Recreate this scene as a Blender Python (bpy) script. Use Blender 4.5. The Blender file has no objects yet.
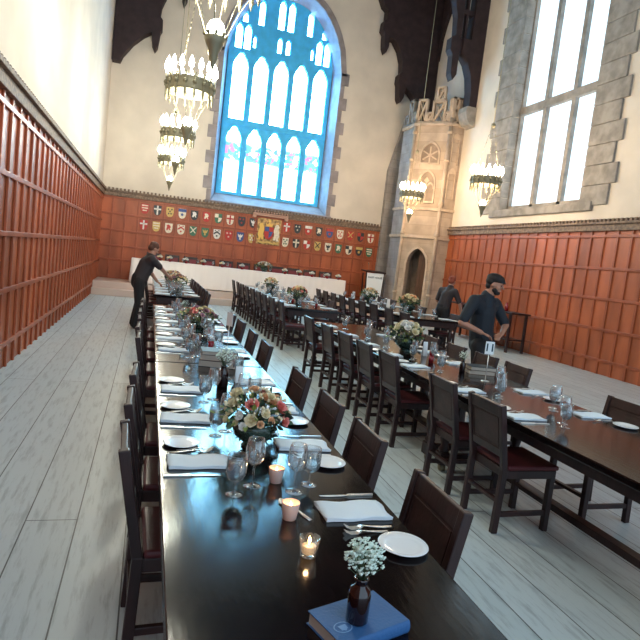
import bpy, bmesh, math, random
from mathutils import Vector, Matrix
random.seed(7)
C = bpy.context.scene.collection
PI = math.pi
R = math.radians

# ------------------------------------------------------------------ materials
def mat(name, col, rough=.5, metal=0, bump=0, bscale=20, var=0, vscale=4, emit=None, estr=0, trans=0, ior=1.45,
        stretch=None, spec=.5, sheen=0, coat=0, sss=0):
    m = bpy.data.materials.new(name); m.use_nodes = True
    nt = m.node_tree; N = nt.nodes; L = nt.links; b = N['Principled BSDF']
    b.inputs['Base Color'].default_value = (*col, 1)
    b.inputs['Roughness'].default_value = rough
    b.inputs['Metallic'].default_value = metal
    b.inputs['IOR'].default_value = ior
    b.inputs['Transmission Weight'].default_value = trans
    b.inputs['Specular IOR Level'].default_value = spec
    b.inputs['Coat Weight'].default_value = coat
    if sss:
        b.inputs['Subsurface Weight'].default_value = sss
        b.inputs['Subsurface Radius'].default_value = (.02, .01, .006)
    if emit:
        b.inputs['Emission Color'].default_value = (*emit, 1)
        b.inputs['Emission Strength'].default_value = estr
    tc = N.new('ShaderNodeTexCoord'); mp = N.new('ShaderNodeMapping')
    L.new(tc.outputs['Object'], mp.inputs['Vector'])
    if stretch: mp.inputs['Scale'].default_value = stretch
    if var or bump:
        n = N.new('ShaderNodeTexNoise'); n.inputs['Scale'].default_value = vscale; n.inputs['Detail'].default_value = 5
        L.new(mp.outputs['Vector'], n.inputs['Vector'])
        if var:
            mx = N.new('ShaderNodeMix'); mx.data_type = 'RGBA'
            mx.inputs['A'].default_value = (*[max(0, c*(1-var)) for c in col], 1)
            mx.inputs['B'].default_value = (*[min(1, c*(1+var)) for c in col], 1)
            cr = N.new('ShaderNodeValToRGB'); cr.color_ramp.elements[0].position = .35; cr.color_ramp.elements[1].position = .65
            L.new(n.outputs['Fac'], cr.inputs['Fac']); L.new(cr.outputs['Color'], mx.inputs['Factor'])
            L.new(mx.outputs['Result'], b.inputs['Base Color'])
        if bump:
            n2 = N.new('ShaderNodeTexNoise'); n2.inputs['Scale'].default_value = bscale; n2.inputs['Detail'].default_value = 4
            L.new(mp.outputs['Vector'], n2.inputs['Vector'])
            bp = N.new('ShaderNodeBump'); bp.inputs['Strength'].default_value = bump; bp.inputs['Distance'].default_value = .01
            L.new(n2.outputs['Fac'], bp.inputs['Height']); L.new(bp.outputs['Normal'], b.inputs['Normal'])
    return m

M = {}
M['plaster'] = mat('cream plaster', (.70, .61, .51), .9, bump=.15, bscale=6, var=.07, vscale=1.2)
M['table'] = mat('dark polished table wood', (.005, .0025, .003), .13, bump=.04, bscale=7, var=.45, vscale=5, stretch=(5, 1.2, 3), spec=.42)
M['wood'] = mat('dark chair wood', (.024, .008, .007), .42, bump=.1, bscale=30, var=.35, vscale=7, stretch=(2, 2, .5))
M['panelwood'] = mat('chair back panel', (.034, .014, .012), .5, bump=.15, bscale=40, var=.3, vscale=9)
M['leather'] = mat('oxblood seat leather', (.085, .011, .014), .45, bump=.1, bscale=60)
M['oak'] = mat('orange oak panelling', (.38, .098, .036), .42, bump=.1, bscale=14, var=.28, vscale=2.2, stretch=(1, 1, .25))
M['oakrail'] = mat('oak panelling rails', (.32, .075, .028), .42, bump=.1, bscale=14, var=.22, vscale=3)
M['cornice'] = mat('weathered carved cornice', (.20, .135, .095), .7, bump=.6, bscale=40, var=.4, vscale=18)
M['truss'] = mat('blackened roof timber', (.028, .015, .017), .7, bump=.3, bscale=8, var=.3)
M['linen'] = mat('white linen', (.76, .84, .89), .85, bump=.15, bscale=25)
M['cloth'] = mat('white tablecloth', (.86, .80, .77), .85, bump=.25, bscale=5)
M['china'] = mat('white china', (.86, .88, .88), .12)
M['silver'] = mat('polished steel', (.80, .78, .74), .34, metal=1)
M['glass'] = mat('clear glass', (1, 1, 1), .0, trans=1, ior=1.28)
M['water'] = mat('iced water', (.80, .86, .90), .25, trans=.75, ior=1.2)
M['bowlglass'] = mat('smoky green bowl glass', (.08, .14, .11), .05, trans=.55, ior=1.45)
M['frost'] = mat('frosted pink glass', (.86, .60, .52), .45, trans=.35, sss=.2)
M['wax'] = mat('candle wax', (.95, .82, .66), .5, emit=(1, .55, .22), estr=.5, sss=.4)
M['flame'] = mat('candle flame', (1, .7, .3), .5, emit=(1, .62, .25), estr=22)
M['brown'] = mat('brown bottle glass', (.014, .004, .004), .06, coat=.6)
M['bluebook'] = mat('blue book cloth', (.03, .115, .29), .6, bump=.2, bscale=120, var=.12)
M['bluestamp'] = mat('faded crest stamp', (.16, .30, .52), .5)
M['blackbook'] = mat('dark book cloth', (.03, .035, .04), .6, bump=.2, bscale=120)
M['greybook'] = mat('grey green book cloth', (.10, .16, .18), .6, bump=.2, bscale=120)
M['tanbook'] = mat('brown book cloth', (.20, .10, .06), .6, bump=.2, bscale=120)
M['pages'] = mat('book pages', (.55, .47, .38), .8, bump=.5, bscale=60, stretch=(1, 1, 14))
M['card'] = mat('white card', (.85, .88, .88), .7)
M['ink'] = mat('teal black ink', (.01, .05, .07), .6)
M['iron'] = mat('bronzed iron', (.24, .21, .13), .5, metal=.3, bump=.3, bscale=40)
M['bulb'] = mat('warm lamp glow', (1, .9, .7), .4, emit=(1, .80, .52), estr=26)
M['bulbg'] = mat('pale lamp glow', (1, 1, .9), .4, emit=(.93, 1, .84), estr=22)
M['leaf'] = mat('green leaves', (.07, .14, .07), .5, var=.5, vscale=14)
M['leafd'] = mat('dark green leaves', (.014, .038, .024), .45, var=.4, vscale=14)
M['leafy'] = mat('yellow green leaves', (.20, .26, .06), .5, var=.4, vscale=14)
M['stem'] = mat('green stems', (.06, .11, .05), .6)
M['baby'] = mat('tiny white blossom', (.74, .86, .76), .8)
M['pink'] = mat('coral pink petals', (.84, .29, .25), .6, var=.2, vscale=30)
M['peach'] = mat('peach petals', (.86, .52, .30), .6, var=.2, vscale=30)
M['cream'] = mat('cream petals', (.86, .76, .50), .6, var=.15, vscale=30)
M['white'] = mat('white petals', (.86, .84, .78), .6)
M['mauve'] = mat('dusty mauve petals', (.42, .22, .26), .6, var=.2, vscale=30)
M['redg'] = mat('ruby glass', (.22, .006, .012), .1, coat=.5)
M['skin'] = mat('skin', (.42, .20, .13), .5, sss=.1)
M['skin2'] = mat('tanned skin', (.46, .24, .17), .5, sss=.1)
M['hair'] = mat('black hair', (.012, .009, .009), .7, bump=.5, bscale=60)
M['redhair'] = mat('reddish brown hair', (.22, .045, .022), .7, bump=.5, bscale=60)
M['brownhair'] = mat('brown hair', (.09, .035, .022), .7, bump=.5, bscale=60)
M['shirt'] = mat('dark slate shirt', (.012, .016, .023), .75, bump=.3, bscale=14)
M['shirtg'] = mat('charcoal shirt', (.032, .025, .028), .75, bump=.3, bscale=14)
M['trousers'] = mat('black trousers', (.010, .010, .012), .8)
M['shoe'] = mat('black shoe leather', (.01, .01, .01), .3)
M['apron'] = mat('black apron', (.014, .014, .018), .8)
M['eye'] = mat('dark eye', (.02, .012, .01), .2)
M['lip'] = mat('lips', (.34, .12, .10), .5)
M['darkdoor'] = mat('turret door oak', (.10, .045, .022), .6, bump=.3, bscale=12, stretch=(6, 6, .6), var=.3)
M['trace'] = mat('window stone with painted blue glow', (.07, .50, .90), .7, bump=.2, bscale=12, var=.1)  # blue glow of the window is put into the stone colour
M['reveal'] = mat('pale blue grey reveal stone', (.34, .36, .42), .8, bump=.3, bscale=8, var=.12)
M['quoin'] = mat('grey quoin stone', (.30, .26, .26), .85, bump=.4, bscale=10, var=.25, vscale=2)
M['greystone'] = mat('grey stone carving', (.28, .25, .22), .85, bump=.5, bscale=12, var=.25, vscale=4)
M['gold'] = mat('gilt', (.80, .50, .12), .45, metal=.2)
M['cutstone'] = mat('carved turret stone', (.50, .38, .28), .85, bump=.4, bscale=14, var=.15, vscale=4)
M['recess'] = mat('shade-toned recess stone', (.26, .19, .14), .9, bump=.4, bscale=14, var=.2)  # darker copy of the carved turret stone, recess shade put into its colour

def thin_glass():
    m = bpy.data.materials.new('thin clear glass'); m.use_nodes = True; nt = m.node_tree; N = nt.nodes; L = nt.links
    for n in list(N):
        if n.type != 'OUTPUT_MATERIAL': N.remove(n)
    out = [n for n in N if n.type == 'OUTPUT_MATERIAL'][0]
    tr = N.new('ShaderNodeBsdfTransparent'); tr.inputs[0].default_value = (.95, .97, .98, 1)
    g = N.new('ShaderNodeBsdfGlossy'); g.inputs['Roughness'].default_value = .04; g.inputs[0].default_value = (1, 1, 1, 1)
    d = N.new('ShaderNodeBsdfTranslucent'); d.inputs[0].default_value = (.9, .95, 1, 1)
    lw = N.new('ShaderNodeLayerWeight'); lw.inputs['Blend'].default_value = .25
    mr = N.new('ShaderNodeMapRange'); mr.inputs['To Min'].default_value = .06; mr.inputs['To Max'].default_value = .85
    mx = N.new('ShaderNodeMixShader'); m2 = N.new('ShaderNodeMixShader'); m2.inputs[0].default_value = .025
    L.new(lw.outputs['Facing'], mr.inputs['Value']); L.new(mr.outputs[0], mx.inputs[0]); L.new(tr.outputs[0], mx.inputs[1]); L.new(g.outputs[0], mx.inputs[2])
    L.new(mx.outputs[0], m2.inputs[1]); L.new(d.outputs[0], m2.inputs[2]); L.new(m2.outputs[0], out.inputs[0])
    return m
M['glass'] = thin_glass()

def brick(name, c1, c2, mort, w, h, scale=1.0):
    m = mat(name, c1, .88); nt = m.node_tree; N = nt.nodes; L = nt.links; b = N['Principled BSDF']
    tc = N.new('ShaderNodeTexCoord'); sep = N.new('ShaderNodeSeparateXYZ'); L.new(tc.outputs['Object'], sep.inputs[0])
    add = N.new('ShaderNodeMath'); L.new(sep.outputs['X'], add.inputs[0]); L.new(sep.outputs['Y'], add.inputs[1])
    cmb = N.new('ShaderNodeCombineXYZ'); L.new(add.outputs[0], cmb.inputs['X']); L.new(sep.outputs['Z'], cmb.inputs['Y'])
    br = N.new('ShaderNodeTexBrick'); L.new(cmb.outputs[0], br.inputs['Vector'])
    br.inputs['Color1'].default_value = (*c1, 1); br.inputs['Color2'].default_value = (*c2, 1); br.inputs['Mortar'].default_value = (*mort, 1)
    br.inputs['Scale'].default_value = scale; br.inputs['Brick Width'].default_value = w; br.inputs['Row Height'].default_value = h
    br.inputs['Mortar Size'].default_value = .006; br.inputs['Mortar Smooth'].default_value = .4
    n = N.new('ShaderNodeTexNoise'); n.inputs['Scale'].default_value = 3; n.inputs['Detail'].default_value = 6; L.new(tc.outputs['Object'], n.inputs['Vector'])
    mx = N.new('ShaderNodeMix'); mx.data_type = 'RGBA'; mx.blend_type = 'OVERLAY'; mx.inputs['Factor'].default_value = .45
    L.new(br.outputs['Color'], mx.inputs['A']); L.new(n.outputs['Fac'], mx.inputs['B']); L.new(mx.outputs['Result'], b.inputs['Base Color'])
    bp = N.new('ShaderNodeBump'); bp.inputs['Strength'].default_value = .35; bp.inputs['Distance'].default_value = .01
    L.new(mx.outputs['Result'], bp.inputs['Height']); L.new(bp.outputs['Normal'], b.inputs['Normal'])
    return m
M['stone'] = brick('warm stone blocks', (.48, .37, .28), (.40, .30, .22), (.28, .21, .16), .55, .30)
M['stoneg'] = brick('grey stone blocks', (.36, .325, .30), (.30, .27, .25), (.22, .20, .19), .55, .30)

def floor_mat():
    m = mat('worn pale floorboards', (.4, .4, .4), .5); nt = m.node_tree; N = nt.nodes; L = nt.links; b = N['Principled BSDF']
    tc = N.new('ShaderNodeTexCoord')
    mp = N.new('ShaderNodeMapping'); mp.inputs['Rotation'].default_value = (0, 0, PI/2); L.new(tc.outputs['Object'], mp.inputs['Vector'])
    br = N.new('ShaderNodeTexBrick'); L.new(mp.outputs[0], br.inputs['Vector'])
    br.inputs['Color1'].default_value = (.57, .64, .65, 1); br.inputs['Color2'].default_value = (.49, .56, .57, 1); br.inputs['Mortar'].default_value = (.09, .10, .10, 1)
    br.inputs['Scale'].default_value = 1; br.inputs['Brick Width'].default_value = 7; br.inputs['Row Height'].default_value = .28; br.inputs['Mortar Size'].default_value = .004
    mp2 = N.new('ShaderNodeMapping'); mp2.inputs['Scale'].default_value = (9, .9, 1); L.new(tc.outputs['Object'], mp2.inputs['Vector'])
    n = N.new('ShaderNodeTexNoise'); n.inputs['Scale'].default_value = 3; n.inputs['Detail'].default_value = 8; n.inputs['Roughness'].default_value = .7
    L.new(mp2.outputs[0], n.inputs['Vector'])
    cr = N.new('ShaderNodeValToRGB'); cr.color_ramp.elements[0].position = .36; cr.color_ramp.elements[0].color = (.55, .56, .57, 1)
    cr.color_ramp.elements[1].position = .5; cr.color_ramp.elements[1].color = (1, 1, 1, 1); L.new(n.outputs['Fac'], cr.inputs['Fac'])
    mx = N.new('ShaderNodeMix'); mx.data_type = 'RGBA'; mx.blend_type = 'MULTIPLY'; mx.inputs['Factor'].default_value = .7
    L.new(br.outputs['Color'], mx.inputs['A']); L.new(cr.outputs['Color'], mx.inputs['B']); L.new(mx.outputs['Result'], b.inputs['Base Color'])
    bp = N.new('ShaderNodeBump'); bp.inputs['Strength'].default_value = .2; bp.inputs['Distance'].default_value = .005
    L.new(n.outputs['Fac'], bp.inputs['Height']); L.new(bp.outputs['Normal'], b.inputs['Normal'])
    b.inputs['Roughness'].default_value = .34
    return m
M['floor'] = floor_mat()

def window_mat():
    m = bpy.data.materials.new('daylit leaded glass'); m.use_nodes = True; nt = m.node_tree; N = nt.nodes; L = nt.links; b = N['Principled BSDF']
    b.inputs['Roughness'].default_value = .3; b.inputs['Base Color'].default_value = (.3, .4, .5, 1)
    tc = N.new('ShaderNodeTexCoord'); sep = N.new('ShaderNodeSeparateXYZ'); L.new(tc.outputs['Object'], sep.inputs[0])
    n = N.new('ShaderNodeTexNoise'); n.inputs['Scale'].default_value = 4.5; n.inputs['Detail'].default_value = 3; L.new(tc.outputs['Object'], n.inputs['Vector'])
    v = N.new('ShaderNodeTexVoronoi'); v.inputs['Scale'].default_value = 9; L.new(tc.outputs['Object'], v.inputs['Vector'])
    # painted medallion bands: between z 4.85 and 5.6 and a thinner scatter below
    mr = N.new('ShaderNodeMapRange'); mr.interpolation_type = 'SMOOTHSTEP'
    sub = N.new('ShaderNodeMath'); sub.operation = 'SUBTRACT'; sub.inputs[1].default_value = 5.2; L.new(sep.outputs['Z'], sub.inputs[0])
    ab = N.new('ShaderNodeMath'); ab.operation = 'ABSOLUTE'; L.new(sub.outputs[0], ab.inputs[0])
    L.new(ab.outputs[0], mr.inputs['Value']); mr.inputs['From Min'].default_value = .25; mr.inputs['From Max'].default_value = .5
    mr.inputs['To Min'].default_value = 1; mr.inputs['To Max'].default_value = 0
    lo = N.new('ShaderNodeMapRange'); L.new(sep.outputs['Z'], lo.inputs['Value']); lo.inputs['From Min'].default_value = 5.2; lo.inputs['From Max'].default_value = 5.3
    lo.inputs['To Min'].default_value = .35; lo.inputs['To Max'].default_value = 0
    mxm = N.new('ShaderNodeMath'); mxm.operation = 'MAXIMUM'; L.new(mr.outputs[0], mxm.inputs[0]); L.new(lo.outputs[0], mxm.inputs[1])
    th = N.new('ShaderNodeMapRange'); th.inputs['From Min'].default_value = .40; th.inputs['From Max'].default_value = .46; L.new(n.outputs['Fac'], th.inputs['Value'])
    mu = N.new('ShaderNodeMath'); mu.operation = 'MULTIPLY'; L.new(mxm.outputs[0], mu.inputs[0]); L.new(th.outputs[0], mu.inputs[1])
    cr = N.new('ShaderNodeValToRGB'); cr.color_ramp.interpolation = 'CONSTANT'
    e = cr.color_ramp.elements; e[0].position = 0; e[0].color = (.004, .018, .028, 1); e[1].position = .3; e[1].color = (.004, .03, .026, 1)
    x = e.new(.6); x.color = (.05, .006, .03, 1); x = e.new(.8); x.color = (.006, .03, .045, 1)
    L.new(v.outputs['Color'], cr.inputs['Fac'])
    mx = N.new('ShaderNodeMix'); mx.data_type = 'RGBA'; mx.inputs['A'].default_value = (.34, .78, 1, 1); L.new(cr.outputs['Color'], mx.inputs['B']); L.new(mu.outputs[0], mx.inputs['Factor'])
    L.new(mx.outputs['Result'], b.inputs['Emission Color']); b.inputs['Emission Strength'].default_value = WINSTR
    return m
WINSTR = 11
M['winglass'] = window_mat()
M['sideglass'] = mat('leaded side glass', (.35, .42, .5), .3, emit=(.62, .85, 1), estr=.9)

# ------------------------------------------------------------------ mesh helpers
class MB:
    def __init__(s): s.bm = bmesh.new(); s.mi = 0
    def box(s, x0, x1, y0, y1, z0, z1, bev=0, mt=None):
        r = bmesh.ops.create_cube(s.bm, size=1); vs = r['verts']
        T = Matrix.Translation(((x0+x1)/2, (y0+y1)/2, (z0+z1)/2)) @ Matrix.Diagonal((abs(x1-x0), abs(y1-y0), abs(z1-z0), 1))
        if mt is not None: T = mt @ T
        bmesh.ops.transform(s.bm, matrix=T, verts=vs)
        fs = {f for v in vs for f in v.link_faces}
        for f in fs: f.material_index = s.mi
        if bev:
            es = list({e for v in vs for e in v.link_edges})
            bmesh.ops.bevel(s.bm, geom=es, offset=bev, segments=2, affect='EDGES', profile=.5)
        return s
    def bar(s, p, q, w, h, bev=0, roll=0):
        p = Vector(p); q = Vector(q); d = q-p; L = d.length
        m = Matrix.Translation((p+q)/2) @ d.to_track_quat('Z', 'Y').to_matrix().to_4x4() @ Matrix.Rotation(roll, 4, 'Z')
        return s.box(-w/2, w/2, -h/2, h/2, -L/2, L/2, bev, m)
    def tube(s, p, q, r1, r2=None, n=10, cap=True):
        p = Vector(p); q = Vector(q); d = q-p; r2 = r1 if r2 is None else r2
        m = Matrix.Translation((p+q)/2) @ d.to_track_quat('Z', 'Y').to_matrix().to_4x4()
        r = bmesh.ops.create_cone(s.bm, cap_ends=cap, segments=n, radius1=r1, radius2=max(r2, 1e-4), depth=d.length, matrix=m)
        for f in {f for v in r['verts'] for f in v.link_faces}: f.material_index = s.mi; f.smooth = True
        return s
    def ball(s, c, r, seg=12, rings=8, rot=None):
        if isinstance(r, (int, float)): r = (r, r, r)
        m = Matrix.Translation(c) @ (rot or Matrix.Identity(4)) @ Matrix.Diagonal((*r, 1))
        o = bmesh.ops.create_uvsphere(s.bm, u_segments=seg, v_segments=rings, radius=1, matrix=m)
        for f in {f for v in o['verts'] for f in v.link_faces}: f.material_index = s.mi; f.smooth = True
        return s
    def cap(s, p, q, r1, r2):
        s.tube(p, q, r1, r2, 12); s.ball(p, r1, 12, 8); s.ball(q, r2, 12, 8); return s
    def lathe(s, prof, n=24, c=(0, 0, 0), smooth=True):
        rings = []
        for (r, z) in prof:
            if r < 1e-5: rings.append([s.bm.verts.new((c[0], c[1], c[2]+z))])
            else: rings.append([s.bm.verts.new((c[0]+r*math.cos(2*PI*k/n), c[1]+r*math.sin(2*PI*k/n), c[2]+z)) for k in range(n)])
        for a, b in zip(rings, rings[1:]):
            for k in range(n):
                k2 = (k+1) % n
                if len(a) == 1 and len(b) == 1: continue
                if len(a) == 1: vs = (a[0], b[k2], b[k])
                elif len(b) == 1: vs = (a[k], a[k2], b[0])
                else: vs = (a[k], a[k2], b[k2], b[k])
                f = s.bm.faces.new(vs); f.smooth = smooth; f.material_index = s.mi
        return s
    def prism(s, pts, d0, d1, f):
        """closed outline pts (u,v), from depth d0 to d1; f(u,v,d) -> xyz"""
        a = [s.bm.verts.new(f(u, v, d0)) for u, v in pts]; b = [s.bm.verts.new(f(u, v, d1)) for u, v in pts]
        n = len(pts); fs = [s.bm.faces.new(a), s.bm.faces.new(b[::-1])]
        for k in range(n): fs.append(s.bm.faces.new((a[k], b[k], b[(k+1) % n], a[(k+1) % n])))
        for q in fs: q.material_index = s.mi
        bmesh.ops.recalc_face_normals(s.bm, faces=fs)
        return s
    def ring(s, outer, inner, d0, d1, f):
        """band between two outlines having the same number of points (open or closed lists handled as closed)"""
        n = len(outer); V = [[s.bm.verts.new(f(u, v, d)) for u, v in pl] for pl in (outer, inner) for d in (d0, d1)]
        o0, o1, i0, i1 = V; fs = []
        for k in range(n):
            j = (k+1) % n
            fs += [s.bm.faces.new((o0[k], o0[j], i0[j], i0[k])), s.bm.faces.new((o1[k], i1[k], i1[j], o1[j])),
                   s.bm.faces.new((o0[k], o1[k], o1[j], o0[j])), s.bm.faces.new((i0[k], i0[j], i1[j], i1[k]))]
        for q in fs: q.material_index = s.mi
        bmesh.ops.recalc_face_normals(s.bm, faces=fs)
        return s
    def build(s, name, mats, parent=None, loc=None, kind=None, label=None):
        me = bpy.data.meshes.new(name); s.bm.to_mesh(me); s.bm.free()
        for m in (mats if isinstance(mats, (list, tuple)) else [mats]): me.materials.append(m)
        o = bpy.data.objects.new(name, me); C.objects.link(o)
        if parent is not None: o.parent = parent
        if loc is not None: o.location = loc
        if kind: o['kind'] = kind
        if label: o['label'] = label
        return o

def tag(o, label, cat, group=None):
    o['label'] = label; o['category'] = cat
    if group: o['group'] = group
    return o
def thing(name, label, cat, loc=(0, 0, 0), rz=0, group=None):
    o = bpy.data.objects.new(name, None); C.objects.link(o); o.empty_display_size = .1
    o.location = loc; o.rotation_euler = (0, 0, rz); return tag(o, label, cat, group)
def kids(o): return [c for c in o.children]
def copy_tree(o, parent=None):
    c = o.copy(); C.objects.link(c); c.parent = parent
    for ch in kids(o): copy_tree(ch, c)
    return c
USED = set()
def put(proto, loc, rz=0, label=None, group=None, scale=None, rot=None):
    """the first time the prototype itself is moved, then it is copied with its parts"""
    if proto.name not in USED: USED.add(proto.name); o = proto
    else: o = copy_tree(proto)
    o.location = loc; o.rotation_euler = rot or (0, 0, rz)
    if label: o['label'] = label
    if group: o['group'] = group
    if scale: o.scale = (scale,)*3
    return o
def struct(o): o['kind'] = 'structure'; return o
ORD = ['first', 'second', 'third', 'fourth', 'fifth', 'sixth', 'seventh', 'eighth', 'ninth', 'tenth', 'eleventh', 'twelfth', 'thirteenth', 'fourteenth']
XYZ = lambda u, v, d: (u, d, v)

# ------------------------------------------------------------------ camera (calibrated from the vanishing points)
f_px = 572.0
def nrm(v): v = Vector(v); return v.normalized()
d1 = nrm((-170, -77, f_px)); d2 = Vector((1880, 160, f_px)); d2 = (d2 - d1*d1.dot(d2)).normalized(); up = d1.cross(d2)
if up.y > 0: up = -up
cam = bpy.data.cameras.new('camera'); co = bpy.data.objects.new('camera', cam); C.objects.link(co)
right = Vector((d2.x, d1.x, up.x)); down = Vector((d2.y, d1.y, up.y)); fwd = Vector((d2.z, d1.z, up.z))
mw = Matrix(((right.x, -down.x, -fwd.x, 0), (right.y, -down.y, -fwd.y, 0), (right.z, -down.z, -fwd.z, 1.68), (0, 0, 0, 1)))
co.matrix_world = mw
cam.sensor_width = 36; cam.lens = f_px/640*36; cam.clip_start = .05; cam.clip_end = 200
bpy.context.scene.camera = co

# ------------------------------------------------------------------ room shell
XL, XR, YB, YN, ZT = -1.6, 9.4, 20.0, -3.0, 12.6
m = MB(); m.box(XL-.3, XR+.3, YN, YB+.3, -.2, 0); struct(m.build('floor', M['floor']))
m = MB(); m.box(XL-.3, XR+.3, YN, YB+1.3, ZT, ZT+.2); struct(m.build('ceiling', M['truss']))
# back wall with the opening of the great window
WC = 3.88; HW = 2.05; WS = 8.35; SILL = 3.36
def arch(cx, hw, spring, rise, n=14):
    """four-centred pointed arch, going from the foot on one side over the apex to the other"""
    P = []
    for k in range(n+1):
        t = k/n; x = -1+t
        P.append((cx+hw*x, spring+rise*(1-abs(x)**2.3)**(1/1.7)))
    for k in range(1, n+1):
        t = k/n
        P.append((cx+hw*t, spring+rise*(1-t**2.3)**(1/1.7)))
    return P
RISE = 2.35
def garch(cx, hw, spring, rise, n=14):
    """two-centred pointed arch"""
    Rr = (rise*rise+hw*hw)/(2*hw); P = []
    for k in range(2*n+1):
        t = abs(-1+k/n); P.append((cx+hw*(-1+k/n), spring+max(0, Rr*Rr-(t*hw+Rr-hw)**2)**.5))
    return P
op = [(WC-HW, SILL)] + arch(WC, HW, WS, RISE) + [(WC+HW, SILL)]
m = MB()
# wall around opening: below, sides as a band out to a rectangle
n_ = len(op)
outer = []
for (u, v) in op:
    if v <= WS+.001: outer.append((XL if u < WC else XR, v))
    else:
        outer.append((u, ZT))
outer[1] = (XL, WS); 
m.box(XL, XR, YB, YB+.9, 0, SILL)
vo = [[m.bm.verts.new((u, d, v)) for (u, v) in pl] for pl in (op, outer) for d in (YB, YB+.9)]
for k in range(n_-1):
    m.bm.faces.new((vo[0][k], vo[0][k+1], vo[2][k+1], vo[2][k]))
# corners above the springing
for sx, kk in ((XL, 1), (XR, n_-2)):
    a = vo[2][kk]; j = kk+1 if kk == 1 else kk-1; b = vo[2][j]
    c_ = m.bm.verts.new((sx, YB, ZT)); m.bm.faces.new((a, c_, b))
bmesh.ops.recalc_face_normals(m.bm, faces=m.bm.faces[:])
struct(m.build('wall_back', M['plaster']))
m = MB(); m.box(XL-.3, XL, YN, YB+.9, 0, ZT); struct(m.build('wall_left', M['plaster']))
# right wall with a tall side window opening
SW0, SW1, SZ0, SZ1 = 11.2, 14.45, 3.75, 9.6
m = MB(); m.box(XR, XR+.5, SW1, YB+.9, 0, ZT); m.box(XR, XR+.5, YN, SW0, 0, ZT); m.box(XR, XR+.5, SW0, SW1, 0, SZ0); m.box(XR, XR+.5, SW0, SW1, SZ1, ZT)
struct(m.build('wall_right', M['plaster']))

# great window: reveal, glass, tracery
YG = 20.62
gl = [(WC-1.86, 3.72)] + arch(WC, 1.86, WS+.05, 2.1) + [(WC+1.86, 3.72)]
m = MB()
a = [m.bm.verts.new((u, YB-.01, v)) for u, v in op]; b = [m.bm.verts.new((u, YG, v)) for u, v in gl]
for k in range(n_-1): m.bm.faces.new((a[k], b[k], b[k+1], a[k+1]))
m.bm.faces.new((a[-1], b[-1], b[0], a[0]))
struct(m.build('trim_1', M['reveal']))
# quoined surround standing slightly proud of the plaster
m = MB()
zz = SILL-.05; k = 0
while zz < WS-.1:
    h = .42; w = .30 if k % 2 else .16
    m.box(WC-HW-w, WC-HW, YB-.035, YB+.03, zz+.005, zz+h-.005, .008); m.box(WC+HW, WC+HW+w, YB-.035, YB+.03, zz+.005, zz+h-.005, .008)
    zz += h; k += 1
ar_i = arch(WC, HW, WS-.1, RISE+.1); ar_o = arch(WC, HW+.2, WS-.1, RISE+.32)
for k in range(len(ar_i)-1):
    m.prism([ar_i[k], ar_i[k+1], ar_o[k+1], ar_o[k]], YB-.035, YB+.03, XYZ)
struct(m.build('trim_2', M['quoin']))
m = MB(); m.box(WC-HW-.2, WC+HW+.2, YB-.10, YB+.02, SILL-.10, SILL+.0, .02); struct(m.build('trim_3', M['quoin']))

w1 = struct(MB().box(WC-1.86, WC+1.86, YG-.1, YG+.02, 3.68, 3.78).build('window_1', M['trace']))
m = MB()
m.bm.faces.new([m.bm.verts.new((u, YG+.06, v)) for u, v in gl]); m.build('leaded_glass', M['winglass'], w1)
# tracery = a stone sheet pierced with lights, built as many bands
LC = [WC+.03+.715*(k-2) for k in range(5)]; LW = .262
Y0, Y1 = YG-.10, YG+.05
def light_outline(cx, hw, z0, z1, n=8):
    """cusped pointed head"""
    top = [];
    for k in range(2*n+1):
        t = -1+k/n
        z = z1 - hw*1.5*(abs(t)**1.6)
        z += .035*abs(math.sin(t*PI*2))
        top.append((cx+hw*t, z))
    return [(cx-hw, z0)] + top + [(cx+hw, z0)]
def cell(m, x0, x1, z0, z1, holes):
    """fill the rectangle with stone except for holes laid side by side (each a light outline)"""
    xs = x0
    for (cx, hw, hz0, hz1) in holes:
        if cx-hw > xs: m.box(xs, cx-hw, Y0, Y1, z0, z1)
        if hz0 > z0: m.box(cx-hw, cx+hw, Y0, Y1, z0, hz0)
        o = light_outline(cx, hw, hz0, hz1)[1:-1]
        for k in range(len(o)-1):
            m.prism([o[k], o[k+1], (o[k+1][0], z1), (o[k][0], z1)], Y0, Y1, XYZ)
        xs = cx+hw
    if xs < x1: m.box(xs, x1, Y0, Y1, z0, z1)
m = MB(); X0, X1 = WC-1.86, WC+1.86
cell(m, X0, X1, 3.78, 6.06, [(c, LW, 3.78, 6.02) for c in LC])
m.box(X0, X1, Y0-.03, Y1, 6.06, 6.26)
cell(m, X0, X1, 6.26, 8.55, [(c, LW, 6.26, 8.48) for c in LC])
hs = []
for c in (LC[0], LC[4]): hs += [(c-.40, .05, 8.72, 9.10), (c-.15, .115, 8.62, 9.42), (c+.15, .115, 8.62, 9.42), (c+.40, .05, 8.72, 9.10)]
hs += [(LC[2]-.15, .08, 8.72, 9.22), (LC[2]+.15, .08, 8.72, 9.22)]; hs.sort()
hs = [h for h in hs if X0+.1 < h[0]-h[1] and h[0]+h[1] < X1-.1]
cell(m, X0, X1, 8.55, 9.45, hs)
hs = [(LC[0]+.02, .09, 9.5, 9.82), (LC[1]-.15, .10, 9.5, 10.3), (LC[2]-.17, .115, 9.5, 10.45), (LC[2]+.17, .115, 9.5, 10.45), (LC[3]+.15, .10, 9.5, 10.3), (LC[4]-.02, .09, 9.5, 9.82)]
cell(m, X0+.2, X1-.2, 9.45, 10.56, hs)
m.build('tracery', M['trace'], w1)

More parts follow.
